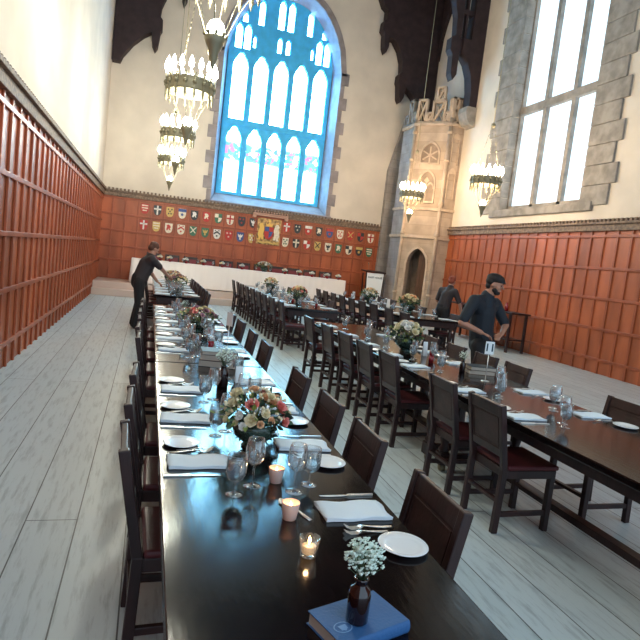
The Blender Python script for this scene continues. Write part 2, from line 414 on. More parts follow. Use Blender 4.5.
# side window in the right wall
w2 = struct(MB().box(XR+.22, XR+.34, SW0, SW1, SZ0, SZ0+.12).build('window_2', M['greystone']))
MB().box(XR+.36, XR+.38, SW0, SW1, SZ0, SZ1).build('glass', M['sideglass'], w2)
m = MB()
for k in range(4): y = SW0+(SW1-SW0)*k/3; m.box(XR+.22, XR+.34, y-.07, y+.07, SZ0, SZ1, .01)
m.box(XR+.2, XR+.34, SW0, SW1, 6.4, 6.6); m.build('mullions', M['greystone'], w2)
m = MB(); zz = SZ0-.1; k = 0
while zz < SZ1:
    w = .98 if k % 2 else .82; m.box(XR-.05, XR+.22, SW1-.02, SW1+w, zz, zz+.44, .01); m.box(XR-.05, XR+.22, SW0-w, SW0+.02, zz, zz+.44, .01); zz += .45; k += 1
struct(m.build('trim_4', M['greystone']))
m = MB(); m.box(XR-.08, XR+.3, SW0-.4, SW1+.4, SZ0-.22, SZ0-.01, .02); struct(m.build('trim_5', M['greystone']))

# ------------------------------------------------------------------ wainscot (panelling), cornice
def wainscot(name, horiz, u0, u1, f, pitch, off, rails, ztop, skip=None):
    m = MB()
    def bx(a, b, d0, d1, z0, z1, bev=.006):
        p = f(a, d0); q = f(b, d1); m.box(min(p[0], q[0]), max(p[0], q[0]), min(p[1], q[1]), max(p[1], q[1]), z0, z1, bev)
    m.mi = 0; bx(u0, u1, 0, .03, 0, ztop, 0)
    m.mi = 1
    k0 = math.ceil((u0-off)/pitch); x = off+k0*pitch
    while x < u1:
        if not (skip and skip[0] < x < skip[1]): bx(x-.028, x+.028, .03, .06, 0, ztop)
        x += pitch
    if skip:
        bx(skip[0]-.03, skip[0]+.03, .03, .062, 0, ztop); bx(skip[1]-.03, skip[1]+.03, .03, .062, 0, ztop)
        x = off+math.ceil((skip[0]-off)/pitch)*pitch
        while x < skip[1]: bx(x-.028, x+.028, .03, .06, 0, 1.97); x += pitch
    for z in rails: bx(u0, u1, .03, .064, z-.03, z+.03)
    return struct(m.build(name, [M['oak'], M['oakrail']]))
wainscot('trim_6', True, XL, 8.1, lambda u, d: (u, YB-d), .40, -.05, [1.02, 1.47, 1.97, 2.50, 3.02], 3.06, (3.42, 4.42))
wainscot('trim_7', False, YN, 17.6, lambda u, d: (XR-d, u), .38, 0, [.3, .95, 1.6, 2.25, 2.95], 3.06)
wainscot('trim_8', False, YN, YB, lambda u, d: (XL+d, u), .40, 0, [.3, .95, 1.6, 2.25, 2.95], 3.06)
def cornice(name, u0, u1, f, gap=None):
    m = MB()
    def bx(a, b, d0, d1, z0, z1, bev=.006):
        p = f(a, d0); q = f(b, d1); m.box(min(p[0], q[0]), max(p[0], q[0]), min(p[1], q[1]), max(p[1], q[1]), z0, z1, bev)
    bx(u0, u1, 0, .10, 3.06, 3.20); bx(u0, u1, 0, .15, 3.20, 3.25)
    u = u0+.06
    while u < u1-.05: bx(u, u+.055, .03, .10, 3.25, 3.32, 0); u += .12
    return struct(m.build(name, M['cornice']))
cornice('trim_9', XL, 8.1, lambda u, d: (u, YB-d))
cornice('trim_10', YN, 17.6, lambda u, d: (XR-d, u))
cornice('trim_11', YN, YB, lambda u, d: (XL+d, u))

# ------------------------------------------------------------------ dais
m = MB(); m.box(XL+.06, 8.15, 18.25, YB-.07, 0.001, .40, .01); m.box(XL+.06, 8.15, 17.95, 18.25, 0.001, .20, .01)
struct(m.build('floor_dais', mat('pale dais boards', (.62, .50, .44), .6, bump=.1, bscale=12)))

# ------------------------------------------------------------------ turret in the corner
P0, P1 = Vector((8.06, 17.90)), Vector((8.90, 17.06))
ud = (P1-P0).normalized(); LEN = (P1-P0).length; nd = Vector((-ud.y, ud.x)) * -1
if nd.y > 0: nd = -nd
def TF(u, v, d):   # u along the face, v height, d out of the face
    p = P0+ud*u+nd*d; return (p.x, p.y, v)
TOPB = 6.55
tur = thing('stone_turret', 'octagonal carved stone stair turret with battlements in the corner', 'turret', (8.7, 18.4, 0))
def tb(m_, name, mt, par=None):
    o = m_.build(name, mt, par or tur); o.matrix_parent_inverse = Matrix.Translation((-8.7, -18.4, 0)) if (par is None) else Matrix.Identity(4); return o
# shell: front face is pierced by a door arch
DW = .34; DC = LEN/2+.03
m = MB()
da = garch(DC, DW, 2.0, .52, 10)
hole = [(DC-DW, .0)] + da + [(DC+DW, .0)]
for k in range(len(hole)-1):
    a_, b_ = hole[k], hole[k+1]
    if abs(a_[0]-b_[0]) < 1e-6: continue
    m.prism([a_, b_, (b_[0], 2.75), (a_[0], 2.75)], -.25, 0, TF)
m.prism([(0, 0), (DC-DW, 0), (DC-DW, 2.75), (0, 2.75)], -.25, 0, TF)
m.prism([(DC+DW, 0), (LEN, 0), (LEN, 2.75), (DC+DW, 2.75)], -.25, 0, TF)
m.prism([(0, 2.75), (LEN, 2.75), (LEN, TOPB), (0, TOPB)], -.25, 0, TF)
# narrow face towards the side wall
m.box(P1.x, XR-.0, P1.y+.001, P1.y+.3, 0, TOPB)
tb(m, 'front_faces', M['stone'])
YF = 18.85
m = MB(); m.prism([(P0.x, P0.y), (P0.x+.25, P0.y), (P0.x+.25, YF-.1), (P0.x+.9, YF+.55), (P0.x+.75, YF+.75), (P0.x, YF)], 0, TOPB+.02, lambda u, v, d: (u, v, d)); tb(m, 'grey_flank', M['stoneg'])
m = MB(); m.prism([(8.08, 0), (8.08, 5.3), (8.5, 7.1), (XR-.02, 7.1), (XR-.02, 0)], YB-.19, YB-.005, XYZ); tb(m, 'side_pier', M['stoneg'])
# inner dark passage behind the door arch
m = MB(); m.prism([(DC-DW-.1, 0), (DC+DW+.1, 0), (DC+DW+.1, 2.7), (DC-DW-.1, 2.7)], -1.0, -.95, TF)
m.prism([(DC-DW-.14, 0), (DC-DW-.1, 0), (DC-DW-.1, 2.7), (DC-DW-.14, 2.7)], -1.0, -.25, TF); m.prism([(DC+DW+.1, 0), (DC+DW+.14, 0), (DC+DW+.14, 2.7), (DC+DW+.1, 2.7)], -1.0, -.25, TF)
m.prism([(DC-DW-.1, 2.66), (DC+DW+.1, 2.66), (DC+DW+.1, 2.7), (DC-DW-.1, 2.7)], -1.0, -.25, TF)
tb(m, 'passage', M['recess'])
m = MB(); dleaf = [(DC-.02, 0.02)] + [(u, v) for u, v in garch(DC, DW-.02, 2.0, .5, 10) if u >= DC-.02] + [(DC+DW-.02, .02)]
m.prism(dleaf, -.30, -.25, TF); dl = tb(m, 'plank_door', M['darkdoor'])
# arch moulding
m = MB(); o_ = [(DC-DW-.07, 0)] + garch(DC, DW+.07, 2.0, .62, 10) + [(DC+DW+.07, 0)]; i_ = [(DC-DW, 0)] + garch(DC, DW, 2.0, .52, 10) + [(DC+DW, 0)]
for k in range(len(o_)-1): m.prism([i_[k], i_[k+1], o_[k+1], o_[k]], 0, .035, TF)
tb(m, 'door_moulding', M['cutstone'])
# corner shafts
m = MB()
for p in (P0, P1):
    m.tube((p.x, p.y, 0), (p.x, p.y, TOPB+.2), .06, .06, 8)
    for z in (1.0, 3.0, 4.0, 5.4, 6.3): m.tube((p.x, p.y, z-.05), (p.x, p.y, z+.05), .085, .085, 8)
    m.tube((p.x, p.y, TOPB+.2), (p.x, p.y, TOPB+.6), .06, .005, 8)
tb(m, 'corner_shafts', M['cutstone'])
# string courses
for z in (2.86, 3.78, TOPB-.05):
    m = MB()
    m.prism([(-.03, z), (LEN+.03, z), (LEN+.03, z+.09), (-.03, z+.09)], 0, .07, TF); m.box(P1.x, XR, P1.y-.06, P1.y+.01, z, z+.09)
    tb(m, 'string_course', M['cutstone'])
for z in (2.86, 3.78, TOPB-.05):
    m = MB(); m.box(P0.x-.06, P0.x, P0.y, YF, z, z+.09); tb(m, 'flank_string_course', M['cutstone'])
# blind tracery: pointed window with two lights, round wheel window above
def blind(cx, hw, z0, spring, rise, kind):
    m = MB(); ii = [(cx-hw, z0)] + garch(cx, hw, spring, rise, 8) + [(cx+hw, z0)]
    m.prism(ii, .002, .006, TF); tb(m, 'tracery_shade_sheet', M['recess'])  # flat dark sheet on the face, painting in the shade of a recess
    m = MB(); oo = [(cx-hw-.05, z0-.0)] + garch(cx, hw+.05, spring, rise+.07, 8) + [(cx+hw+.05, z0)]
    for k in range(len(oo)-1): m.prism([ii[k], ii[k+1], oo[k+1], oo[k]], 0, .05, TF)
    if kind == 'lights':
        m.prism([(cx-.018, z0), (cx+.018, z0), (cx+.018, spring+.02), (cx-.018, spring+.02)], 0, .04, TF)
        for s in (-1, 1):
            c2 = cx+s*hw/2; a1 = garch(c2, hw/2, spring-.12, .2, 6); a2 = garch(c2, hw/2-.03, spring-.14, .16, 6)
            for k in range(len(a1)-1): m.prism([a2[k], a2[k+1], a1[k+1], a1[k]], 0, .04, TF)
        m.prism([(cx-.09, spring+.12), (cx, spring+.03), (cx+.09, spring+.12), (cx, spring+.24)], .0, .035, TF)
        m.prism([(cx-hw-.05, z0-.07), (cx+hw+.05, z0-.07), (cx+hw+.05, z0), (cx-hw-.05, z0)], 0, .07, TF)
    else:
        cz = spring-.02
        for k in range(6):
            a = PI/6+k*PI/3; ca, sa = math.cos(a), math.sin(a); w = .022; r = hw*.95
            m.prism([(cx-sa*w, cz+ca*w), (cx+ca*r-sa*w, cz+sa*r+ca*w), (cx+ca*r+sa*w, cz+sa*r-ca*w), (cx+sa*w, cz-ca*w)], 0, .04, TF)
        m.prism([(cx+.06*math.cos(k*PI/4), cz+.06*math.sin(k*PI/4)) for k in range(8)], 0, .045, TF)
        m.prism([(cx-hw-.05, z0-.05), (cx+hw+.05, z0-.05), (cx+hw+.05, z0), (cx-hw-.05, z0)], 0, .05, TF)
    return tb(m, 'blind_tracery', M['cutstone'])
blind(DC, .27, 4.08, 4.62, .42, 'lights')
blind(DC, .29, 5.32, 5.58, .36, 'wheel')
m = MB()
for z in (4.2, 5.3):
    for (x0_, x1_) in ((P1.x+.14, P1.x+.36),):
        m.box(x0_-.03, x0_, P1.y-.04, P1.y+.01, z, z+.8); m.box(x1_, x1_+.03, P1.y-.04, P1.y+.01, z, z+.8)
        ac = garch((x0_+x1_)/2, (x1_-x0_)/2+.03, z+.8, .2, 6)
        m.prism(ac, P1.y-.04, P1.y+.01, XYZ)
tb(m, 'side_niches', M['cutstone'])
# parapet with pierced panels and stepped merlons
def frame_panel(m, u0, u1, z0, z1, f, t=.065, d=(-.12, .03), quat=True):
    m.prism([(u0, z0), (u1, z0), (u1, z0+t), (u0, z0+t)], *d, f); m.prism([(u0, z1-t), (u1, z1-t), (u1, z1), (u0, z1)], *d, f)
    m.prism([(u0, z0), (u0+t, z0), (u0+t, z1), (u0, z1)], *d, f); m.prism([(u1-t, z0), (u1, z0), (u1, z1), (u1-t, z1)], *d, f)
    if quat:
        c = ((u0+u1)/2, (z0+z1)/2); w = .02
        for s in (-1, 1):
            a = (c[0]-(u1-u0)/2+t/2, c[1]-s*(z1-z0)/2); b = (c[0]+(u1-u0)/2-t/2, c[1]+s*(z1-z0)/2)
            m.prism([(a[0]-w, a[1]+w), (a[0]+w, a[1]-w), (b[0]+w, b[1]-w), (b[0]-w, b[1]+w)], d[0]+.03, d[1]-.02, f)
PZ = TOPB+.04
m = MB()
c0 = .0; L4 = LEN
frame_panel(m, 0, L4*.28, PZ, PZ+.78, TF); frame_panel(m, L4*.28, L4*.48, PZ, PZ+.36, TF)
frame_panel(m, L4*.42, L4*.80, PZ, PZ+.72, TF); frame_panel(m, L4*.49, L4*.75, PZ+.70, PZ+1.16, TF)
frame_panel(m, L4*.76, L4*.92, PZ, PZ+.36, TF); frame_panel(m, L4*.90, L4, PZ, PZ+.78, TF)
FY = lambda u, v, d: (P1.x+u, P1.y-d, v)
frame_panel(m, 0, .24, PZ, PZ+.82, FY); frame_panel(m, .22, .5, PZ, PZ+.82, FY)
tb(m, 'parapet', M['cutstone'])
FX = lambda u, v, d: (P0.x-d, P0.y+u, v)
m = MB()
frame_panel(m, .02, .30, PZ, PZ+.40, FX); frame_panel(m, .30, .62, PZ, PZ+.85, FX); frame_panel(m, .62, .93, PZ, PZ+.40, FX); tb(m, 'flank_parapet', M['greystone'])
m = MB(); m.prism([(P0.x+.05, P0.y+.1), (P1.x, P1.y+.15), (XR, P1.y+.15), (XR, YF+.6), (P0.x+.9, YF+.55), (P0.x+.05, YF)], TOPB-.3, TOPB-.2, lambda u, v, d: (u, v, d)); tb(m, 'turret_roof', M['greystone'])

# ------------------------------------------------------------------ roof trusses
t1 = [(XR-.02, ZT-.02), (XR-.02, 7.15), (9.10, 7.15), (9.02, 7.35), (8.75, 7.75), (8.45, 8.05), (8.24, 8.2), (8.20, 7.85), (8.10, 7.66), (8.02, 7.8), (7.97, 8.25), (7.92, 8.35), (7.93, 8.6),
      (8.02, 8.7), (7.98, 9.05), (7.85, 9.4), (7.62, 9.7), (7.42, 9.75), (7.40, 9.4), (7.33, 9.22), (7.24, 9.4), (7.20, 9.85), (7.12, 9.95), (7.13, 10.25), (7.22, 10.3), (7.22, 10.65), (7.08, 10.75), (6.9, 11.1), (6.2, ZT-.02)]
tr = tag(MB().prism(t1, 19.55, 19.93, XYZ).build('roof_bracket', M['truss']), 'black timber hammer-beam bracket on the end wall behind the turret', 'roof bracket', 'timber roof brackets')
mir = [(2*WC-u if u < 9.3 else XL+.02, v) for u, v in t1]
tag(MB().prism(mir, 19.55, 19.93, XYZ).build('roof_bracket', M['truss']), 'black timber hammer-beam bracket on the end wall above the chandeliers', 'roof bracket', 'timber roof brackets')
rb = thing('roof_bracket', 'pierced black timber roof bracket resting on a stone corbel beside the turret', 'roof bracket', (XR, 16.7, 7), 0, 'timber roof brackets')
I = Matrix.Translation((-XR, -16.7, -7))
m = MB()
m.prism([(XR-.01, 7.02), (9.14, 7.02), (9.13, 7.5), (9.05, 7.95), (8.9, 8.3), (8.66, 8.58), (8.66, 8.98), (8.92, 8.98), (8.98, ZT-.05), (XR-.01, ZT-.05)], 16.5, 16.9, XYZ)
m.prism([(8.58, 7.9), (8.47, 7.72), (8.38, 7.9), (8.36, 8.45), (8.26, 8.6), (8.26, 8.95), (8.40, 9.05), (8.36, 9.6), (8.20, 10.2), (7.9, 10.8), (7.2, 11.5), (7.2, 12.5), (8.5, 12.5), (8.58, 10.6)], 16.55, 16.85, XYZ)
for z0, z1 in ((8.55, 8.98), (9.72, 9.86), (10.6, 11.0), (11.6, 12.5)): m.box(8.5, 9.0, 16.6, 16.8, z0, z1)
m.box(8.70, 8.78, 16.62, 16.78, 8.9, 11.8)
o = m.build('pierced_bracket', M['truss'], rb); o.matrix_parent_inverse = I
m = MB(); m.prism([(XR-.01, 7.02), (9.05, 7.02), (9.02, 6.85), (9.10, 6.62), (9.2, 6.5), (XR-.01, 6.42)], 16.45, 16.95, XYZ); o = m.build('stone_corbel', M['greystone'], rb); o.matrix_parent_inverse = I
# wall arch braces between trusses
m = MB(); ac = garch(18.25, 1.25, 9.3, 2.2, 12); pts = [(16.9, 9.0)] + [(16.9, ZT-.05), (19.55, ZT-.05), (19.55, 9.0)]
for k in range(len(ac)-1): m.prism([ac[k], ac[k+1], (ac[k+1][0], ZT-.05), (ac[k][0], ZT-.05)], XR-.12, XR-.01, lambda u, v, d: (d, u, v))
tag(m.build('arched_wall_brace', M['truss']), 'pointed black timber brace arching along the side wall between roof brackets', 'roof brace')

# ------------------------------------------------------------------ chairs
def make_chair(panel='panelwood'):
    t = thing('dining_chair', '', 'chair')
    W = .20
    for s in (-1, 1):
        MB().bar((s*(W-.02), .23-.03, 0.0), (s*(W-.02), .20, .44), .042, .042, .005).build('front_leg', M['wood'], t)
        m = MB(); x = s*(W-.01); m.bar((x, -.215, 0), (x, -.20, .45), .04, .045, .005); m.bar((x, -.20, .43), (x, -.285, .885), .036, .042, .005); m.build('rear_leg', M['wood'], t)
    m = MB(); m.box(-.2, .2, -.19, .22, .38, .44, .006); m.build('seat_frame', M['wood'], t)
    m = MB(); m.box(-.21, .21, -.18, .235, .44, .475, .014); m.build('seat', M['leather'], t)
    def yb(z): return -.20-(z-.43)/(.455)*.085
    tl0 = math.atan(.085/.455)
    m = MB(); m.box(-W+.03, W-.03, -.014, .014, -.042, .036, .005, Matrix.Translation((0, yb(.845), .845)) @ Matrix.Rotation(tl0, 4, 'X')); m.build('top_rail', M['wood'], t)
    m = MB(); m.box(-W+.03, W-.03, -.014, .014, -.03, .03, .005, Matrix.Translation((0, yb(.555), .555)) @ Matrix.Rotation(tl0, 4, 'X')); m.build('lower_rail', M['wood'], t)
    m = MB(); tl = math.atan(.085/.455); T = Matrix.Translation((0, yb(.70), .70)) @ Matrix.Rotation(tl, 4, 'X')
    m.box(-W+.02, W-.02, -.009, .009, -.12, .12, 0, T)
    for (a, b, c, d) in ((-.155, .155, -.112, -.106), (-.155, .155, .088, .094), (-.155, -.149, -.112, .094), (.149, .155, -.112, .094)): m.box(a, b, -.013, .013, c, d, 0, T)
    m.build('back_panel', M[panel], t)
    m = MB()
    for s in (-1, 1): m.bar((s*(W-.02), .2, .13), (s*(W-.01), -.21, .13), .025, .035, .004)
    m.bar((-W+.02, .2, .2), (W-.02, .2, .2), .035, .025, .004); m.bar((-W+.02, -.207, .22), (W-.02, -.207, .22), .035, .025, .004)
    m.build('stretcher', M['wood'], t)
    return t
CH = make_chair()
def chairs(xback, side, ys, where, group, jit=.02):
    """side=+1: the chair faces +X (back on the low-X side)"""
    for k, y in enumerate(ys):
        x = xback + side*.285
        j = random.uniform(-jit, jit)
        put(CH, (x+j*.5, y+j, 0), (-PI/2 if side > 0 else PI/2)+R(random.uniform(-2, 2)),
            f'dark wooden chair with panelled back, {ORD[k]} from the camera, {where}', group)
M['burgundy'] = mat('burgundy chair leather', (.20, .018, .026), .5)
RC = make_chair('burgundy')
for k in range(11):
    put(RC, (.15+k*.60, 19.58, .4), PI, f'dark red backed chair behind the head table, {ORD[k]} counting towards the turret', 'chairs behind the head table', scale=1.1)
A_R = [1.86, 2.6, 3.22, 3.93, 5.21, 5.95, 6.78, 7.52]
A_L = [2.43, 3.08, 3.72, 5.15, 5.8, 6.45, 7.1, 7.8, 8.45]
A2_R = [10.72, 11.45, 12.15, 12.85, 13.6, 14.4, 15.1]
A2_L = [12.6, 13.3, 14.0, 14.7, 15.4]
B_L = [3.36, 3.98, 5.08, 5.74, 6.40, 7.12, 8.0]
B_R = [3.45, 4.88, 5.45, 6.1, 6.75, 7.4]
B2_L = [10.42, 11.3, 12.05, 12.8, 13.6, 14.4, 15.2, 16.0, 16.8]
B2_R = [11.9, 13.1, 14.3, 15.1, 15.9]
C_L = [10.5, 11.3, 12.2, 12.95, 13.7, 14.45, 15.2, 15.95, 16.7]
C_R = [11.3, 12.9, 13.8, 14.7, 15.6]
chairs(1.13, -1, A_R, 'turret side of candlelit table', 'chairs along the candlelit table')
chairs(-.04, 1, A_L, 'candlelit table, side away from turret', 'chairs along the candlelit table')
chairs(1.13, -1, A2_R, 'turret side of the waiter\'s table', 'chairs along the table the waiter dresses')
chairs(-.04, 1, A2_L, 'behind waiter dressing a table', 'chairs along the table the waiter dresses')
chairs(2.30, 1, B_L, 'near side of table numbered 11', 'chairs along the table numbered 11')
chairs(3.66, -1, B_R, 'far side of table numbered 11', 'chairs along the table numbered 11')
chairs(2.42, 1, B2_L, 'near side of middle rear table', 'chairs along the middle rear table')
chairs(3.92, -1, B2_R, 'turret side of middle rear table', 'chairs along the middle rear table')
chairs(5.0, 1, C_L, 'near side of turret-door table', 'chairs along the turret-door table')
chairs(6.62, -1, C_R, 'turret side of turret-door table', 'chairs along the turret-door table')

# ------------------------------------------------------------------ tables
def table(x0, x1, y0, y1, label, group='long dark dining tables'):
    cx, cy = (x0+x1)/2, (y0+y1)/2; t = thing('dining_table', label, 'table', (cx, cy, 0), 0, group); w, l = (x1-x0)/2, (y1-y0)/2
    m = MB(); m.box(-w, w, -l, l, .715, .76, .006); m.build('tabletop', M['table'], t)
    m = MB(); m.box(-w+.07, w-.07, -l+.05, -l+.08, .60, .715); m.box(-w+.07, w-.07, l-.08, l-.05, .60, .715)
    m.box(-w+.07, -w+.10, -l+.08, l-.08, .63, .715); m.box(w-.10, w-.07, -l+.08, l-.08, .63, .715); m.build('apron', M['wood'], t)
    for sx in (-1, 1):
        for sy in (-1, 1):
            x = sx*(w-.13); y = sy*(l-.12)
            m = MB(); m.box(x-.05, x+.05, y-.05, y+.05, .06, .17, .006); m.box(x-.05, x+.05, y-.05, y+.05, .56, .715, .006)
            m.lathe([(.04, .17), (.048, .2), (.03, .23), (.045, .3), (.058, .4), (.05, .48), (.032, .52), (.046, .56)], 14, (x, y, 0))
            lg = m.build('leg', M['wood'], t)
            mm = MB(); mm.tube((x-.02, y, .033), (x+.02, y, .033), .033, .033, 12); mm.tube((x, y, .04), (x, y, .07), .02, .02, 8); mm.build('caster', M['iron'], lg)
    m = MB(); m.box(-.04, .04, -l+.12, l-.12, .10, .15, .004)
    for sy in (-1, 1): m.box(-w+.13, w-.13, sy*(l-.12)-.03, sy*(l-.12)+.03, .10, .15, .004)
    m.build('stretcher', M['wood'], t)
    return t
table(.11, .98, -.2, 4.62, 'dark polished table with three candles and a blue book on it')
table(.115, .98, 4.64, 9.1, 'dark table butted behind the candle table, stacked books on its front end')
table(.13, 1.0, 10.9, 16.0, 'laid dark table the waiter in black leans over')
table(2.46, 3.45, .5, 4.42, 'dark table whose end lies beside the number 11 sign')
table(2.46, 3.45, 4.44, 8.6, 'dark laid table carrying the number 11 sign and flowers')
table(2.60, 3.75, 10.7, 17.2, 'laid dark table with two bouquets in front of the white head table')
table(5.16, 6.46, 10.8, 17.2, 'laid dark table with two bouquets before the turret door')

# head table with white cloth
ht = thing('head_table', 'long head table under a white cloth on the dais below the shields', 'table', (3.0, 18.90, .4))
m = MB()
hw, hd = 3.5, .34
# draped skirt with soft folds
N_ = 240; top = []; bot = []
per = [(-hw, -hd), (hw, -hd), (hw, hd), (-hw, hd)]
def along(t):
    L_ = [2*hw, 2*hd, 2*hw, 2*hd]; s = t*sum(L_); k = 0
    while s > L_[k]: s -= L_[k]; k += 1
    a = per[k]; b = per[(k+1) % 4]; r = s/L_[k]; return a[0]+(b[0]-a[0])*r, a[1]+(b[1]-a[1])*r, k
for i in range(N_):
    x, y, k = along((i+.5)/N_); off = .012+.010*math.sin(i*1.9)+.008*math.sin(i*.7)
    nx, ny = [(0, -1), (1, 0), (0, 1), (-1, 0)][k]
    top.append(m.bm.verts.new((x, y, .765))); bot.append(m.bm.verts.new((x+nx*off*1.6, y+ny*off*1.6, .03)))
for i in range(N_): j = (i+1) % N_; m.bm.faces.new((bot[i], bot[j], top[j], top[i])).smooth = True
m.bm.faces.new(top)
m.build('tablecloth', M['cloth'], ht)
m = MB()
for sx in (-1, 0, 1):
    for sy in (-1, 1): m.box(sx*3.2-.03, sx*3.2+.03, sy*.28-.03, sy*.28+.03, 0, .74)
m.build('leg', M['wood'], ht)

# lectern
lc = thing('lectern', 'white-fronted lectern with dark frame beside the turret', 'lectern', (7.50, 18.42, .4), 0)
m = MB(); m.prism([(-.25, 0.02), (.25, 0.02), (.31, 1.13), (-.31, 1.13)], 0, .04, XYZ); pn = m.build('front_panel', M['card'], lc)
m = MB()
for s in (-1, 1): m.bar((s*.26, .03, .0), (s*.33, .03, 1.15), .03, .05, .004); m.bar((s*.26, .4, .0), (s*.33, .34, 1.1), .03, .04, .004)
m.build('frame', M['wood'], lc)
m = MB(); m.box(-.37, .37, -.04, .45, -.02, .02, .006, Matrix.Translation((0, 0, 1.17)) @ Matrix.Rotation(R(4), 4, 'X')); m.build('reading_top', M['wood'], lc)
m = MB(); m.tube((-.22, .1, 1.18), (-.30, .0, 1.42), .006, .006, 6); m.tube((-.30, 0, 1.42), (-.33, -.06, 1.47), .014, .014, 8); m.build('microphone', M['iron'], lc)
def text(s, size, mt, parent, loc, rot, name='lettering', ext=.001):
    cu = bpy.data.curves.new(name, 'FONT'); cu.body = s; cu.size = size; cu.extrude = ext; cu.offset = size*.02; cu.align_x = 'CENTER'; cu.align_y = 'CENTER'; cu.materials.append(mt)
    o = bpy.data.objects.new(name, cu); C.objects.link(o); o.parent = parent; o.location = loc; o.rotation_euler = rot
    bpy.context.view_layer.update(); me = bpy.data.meshes.new_from_object(o.evaluated_get(bpy.context.evaluated_depsgraph_get()))
    n = bpy.data.objects.new(name, me); bpy.data.objects.remove(o); n.name = name; C.objects.link(n); n.parent = parent; n.location = loc; n.rotation_euler = rot; return n
text('HART HOUSE', .085, M['ink'], pn, (0, -.003, .98), (PI/2, 0, 0))

# console against the side wall
cs = thing('serving_table', 'narrow dark serving table against the panelled side wall', 'table', (8.85, 13.6, 0))
m = MB(); m.box(-.28, .28, -1.6, 1.6, .96, 1.0, .006); m.build('tabletop', M['wood'], cs)
for sx in (-1, 1):
    for sy in (-1, 1): MB().box(sx*.23-.03, sx*.23+.03, sy*1.5-.03, sy*1.5+.03, 0, .96, .005).build('leg', M['wood'], cs)
MB().box(-.24, .24, -1.5, 1.5, .3, .33).build('shelf', M['wood'], cs)

# ------------------------------------------------------------------ tableware prototypes (parked, first put() moves each one)
def mk_napkin(L=.26, W=.15):
    m = MB(); nx, ny = 10, 8; vs = {}
    for lay in range(2):
        for i in range(nx+1):
            for j in range(ny+1):
                u = i/nx-.5; v = j/ny-.5
                z = .002+lay*.011+.0025*math.sin(u*9+lay*2)*math.cos(v*6)*lay
                vs[lay, i, j] = m.bm.verts.new((u*L+.006*math.sin(v*7)*lay, v*W+.003*math.sin(u*11), z))
    for i in range(nx):
        for j in range(ny):
            m.bm.faces.new((vs[1, i, j], vs[1, i+1, j], vs[1, i+1, j+1], vs[1, i, j+1])).smooth = True
            m.bm.faces.new((vs[0, i, j], vs[0, i, j+1], vs[0, i+1, j+1], vs[0, i+1, j]))
    for i in range(nx):
        m.bm.faces.new((vs[0, i, 0], vs[0, i+1, 0], vs[1, i+1, 0], vs[1, i, 0])); m.bm.faces.new((vs[0, i+1, ny], vs[0, i, ny], vs[1, i, ny], vs[1, i+1, ny]))
    for j in range(ny):
        m.bm.faces.new((vs[0, 0, j+1], vs[0, 0, j], vs[1, 0, j], vs[1, 0, j+1])); m.bm.faces.new((vs[0, nx, j], vs[0, nx, j+1], vs[1, nx, j+1], vs[1, nx, j]))
    return tag(m.build('folded_napkin', M['linen']), '', 'napkin')
def mk_plate():
    m = MB(); m.lathe([(0, .004), (.045, .004), (.05, .002), (.055, .002), (.083, .012), (.086, .014), (.084, .016), (.06, .008), (.052, .007), (0, .007)], 40)
    return tag(m.build('bread_plate', M['china']), '', 'plate')
def mk_knife():
    t = thing('table_knife', '', 'knife')
    m = MB(); m.prism([(.0, .006), (.10, .008), (.112, .004), (.112, -.004), (.10, -.008), (0, -.007), (-.004, 0)], .001, .007, lambda u, v, d: (u, v, d)); m.build('handle', M['silver'], t)
    m = MB(); m.prism([(.112, .005), (.14, .009), (.20, .009), (.225, .002), (.228, -.005), (.20, -.006), (.112, -.005)], .002, .004, lambda u, v, d: (u, v, d)); m.build('blade', M['silver'], t)
    return t
def strip_curve(m, pts, th=.0018):
    """pts: (x, halfwidth, z) -> thin curved ribbon with thickness"""
    top = [[m.bm.verts.new((x, s*w, z+th)) for s in (-1, 0, 1)] for x, w, z in pts]; bot = [[m.bm.verts.new((x, s*w, z)) for s in (-1, 0, 1)] for x, w, z in pts]
    fs = []
    for k in range(len(pts)-1):
        for j in (0, 1):
            fs.append(m.bm.faces.new((top[k][j], top[k+1][j], top[k+1][j+1], top[k][j+1]))); fs.append(m.bm.faces.new((bot[k][j+1], bot[k+1][j+1], bot[k+1][j], bot[k][j])))
        fs.append(m.bm.faces.new((bot[k][0], bot[k+1][0], top[k+1][0], top[k][0]))); fs.append(m.bm.faces.new((bot[k+1][2], bot[k][2], top[k][2], top[k+1][2])))
    for e in (0, -1):
        fs.append(m.bm.faces.new((bot[e][0], top[e][0], top[e][1], bot[e][1]))); fs.append(m.bm.faces.new((bot[e][1], top[e][1], top[e][2], bot[e][2])))
    bmesh.ops.recalc_face_normals(m.bm, faces=fs)
    for f in fs: f.smooth = True
def mk_fork():
    m = MB(); strip_curve(m, [(0, .008, .001), (.04, .007, .003), (.09, .0035, .008), (.115, .003, .012), (.125, .010, .010), (.138, .0125, .005)])
    for s in (-1.5, -.5, .5, 1.5):
        y = s*.0072
        for (xa, za, xb, zb) in ((.136, .005, .165, .005), (.165, .005, .188, .016)): m.bar((xa, y, za+.001), (xb, y*.93, zb+.001), .003, .002)
    return tag(m.build('table_fork', M['silver']), '', 'fork')
def mk_spoon():
    m = MB(); strip_curve(m, [(0, .008, .001), (.04, .006, .003), (.09, .003, .010), (.12, .003, .013), (.128, .006, .010), (.14, .016, .006), (.155, .0195, .003), (.17, .017, .004), (.18, .009, .008), (.184, .002, .010)])
    return tag(m.build('dessert_spoon', M['silver']), '', 'spoon')
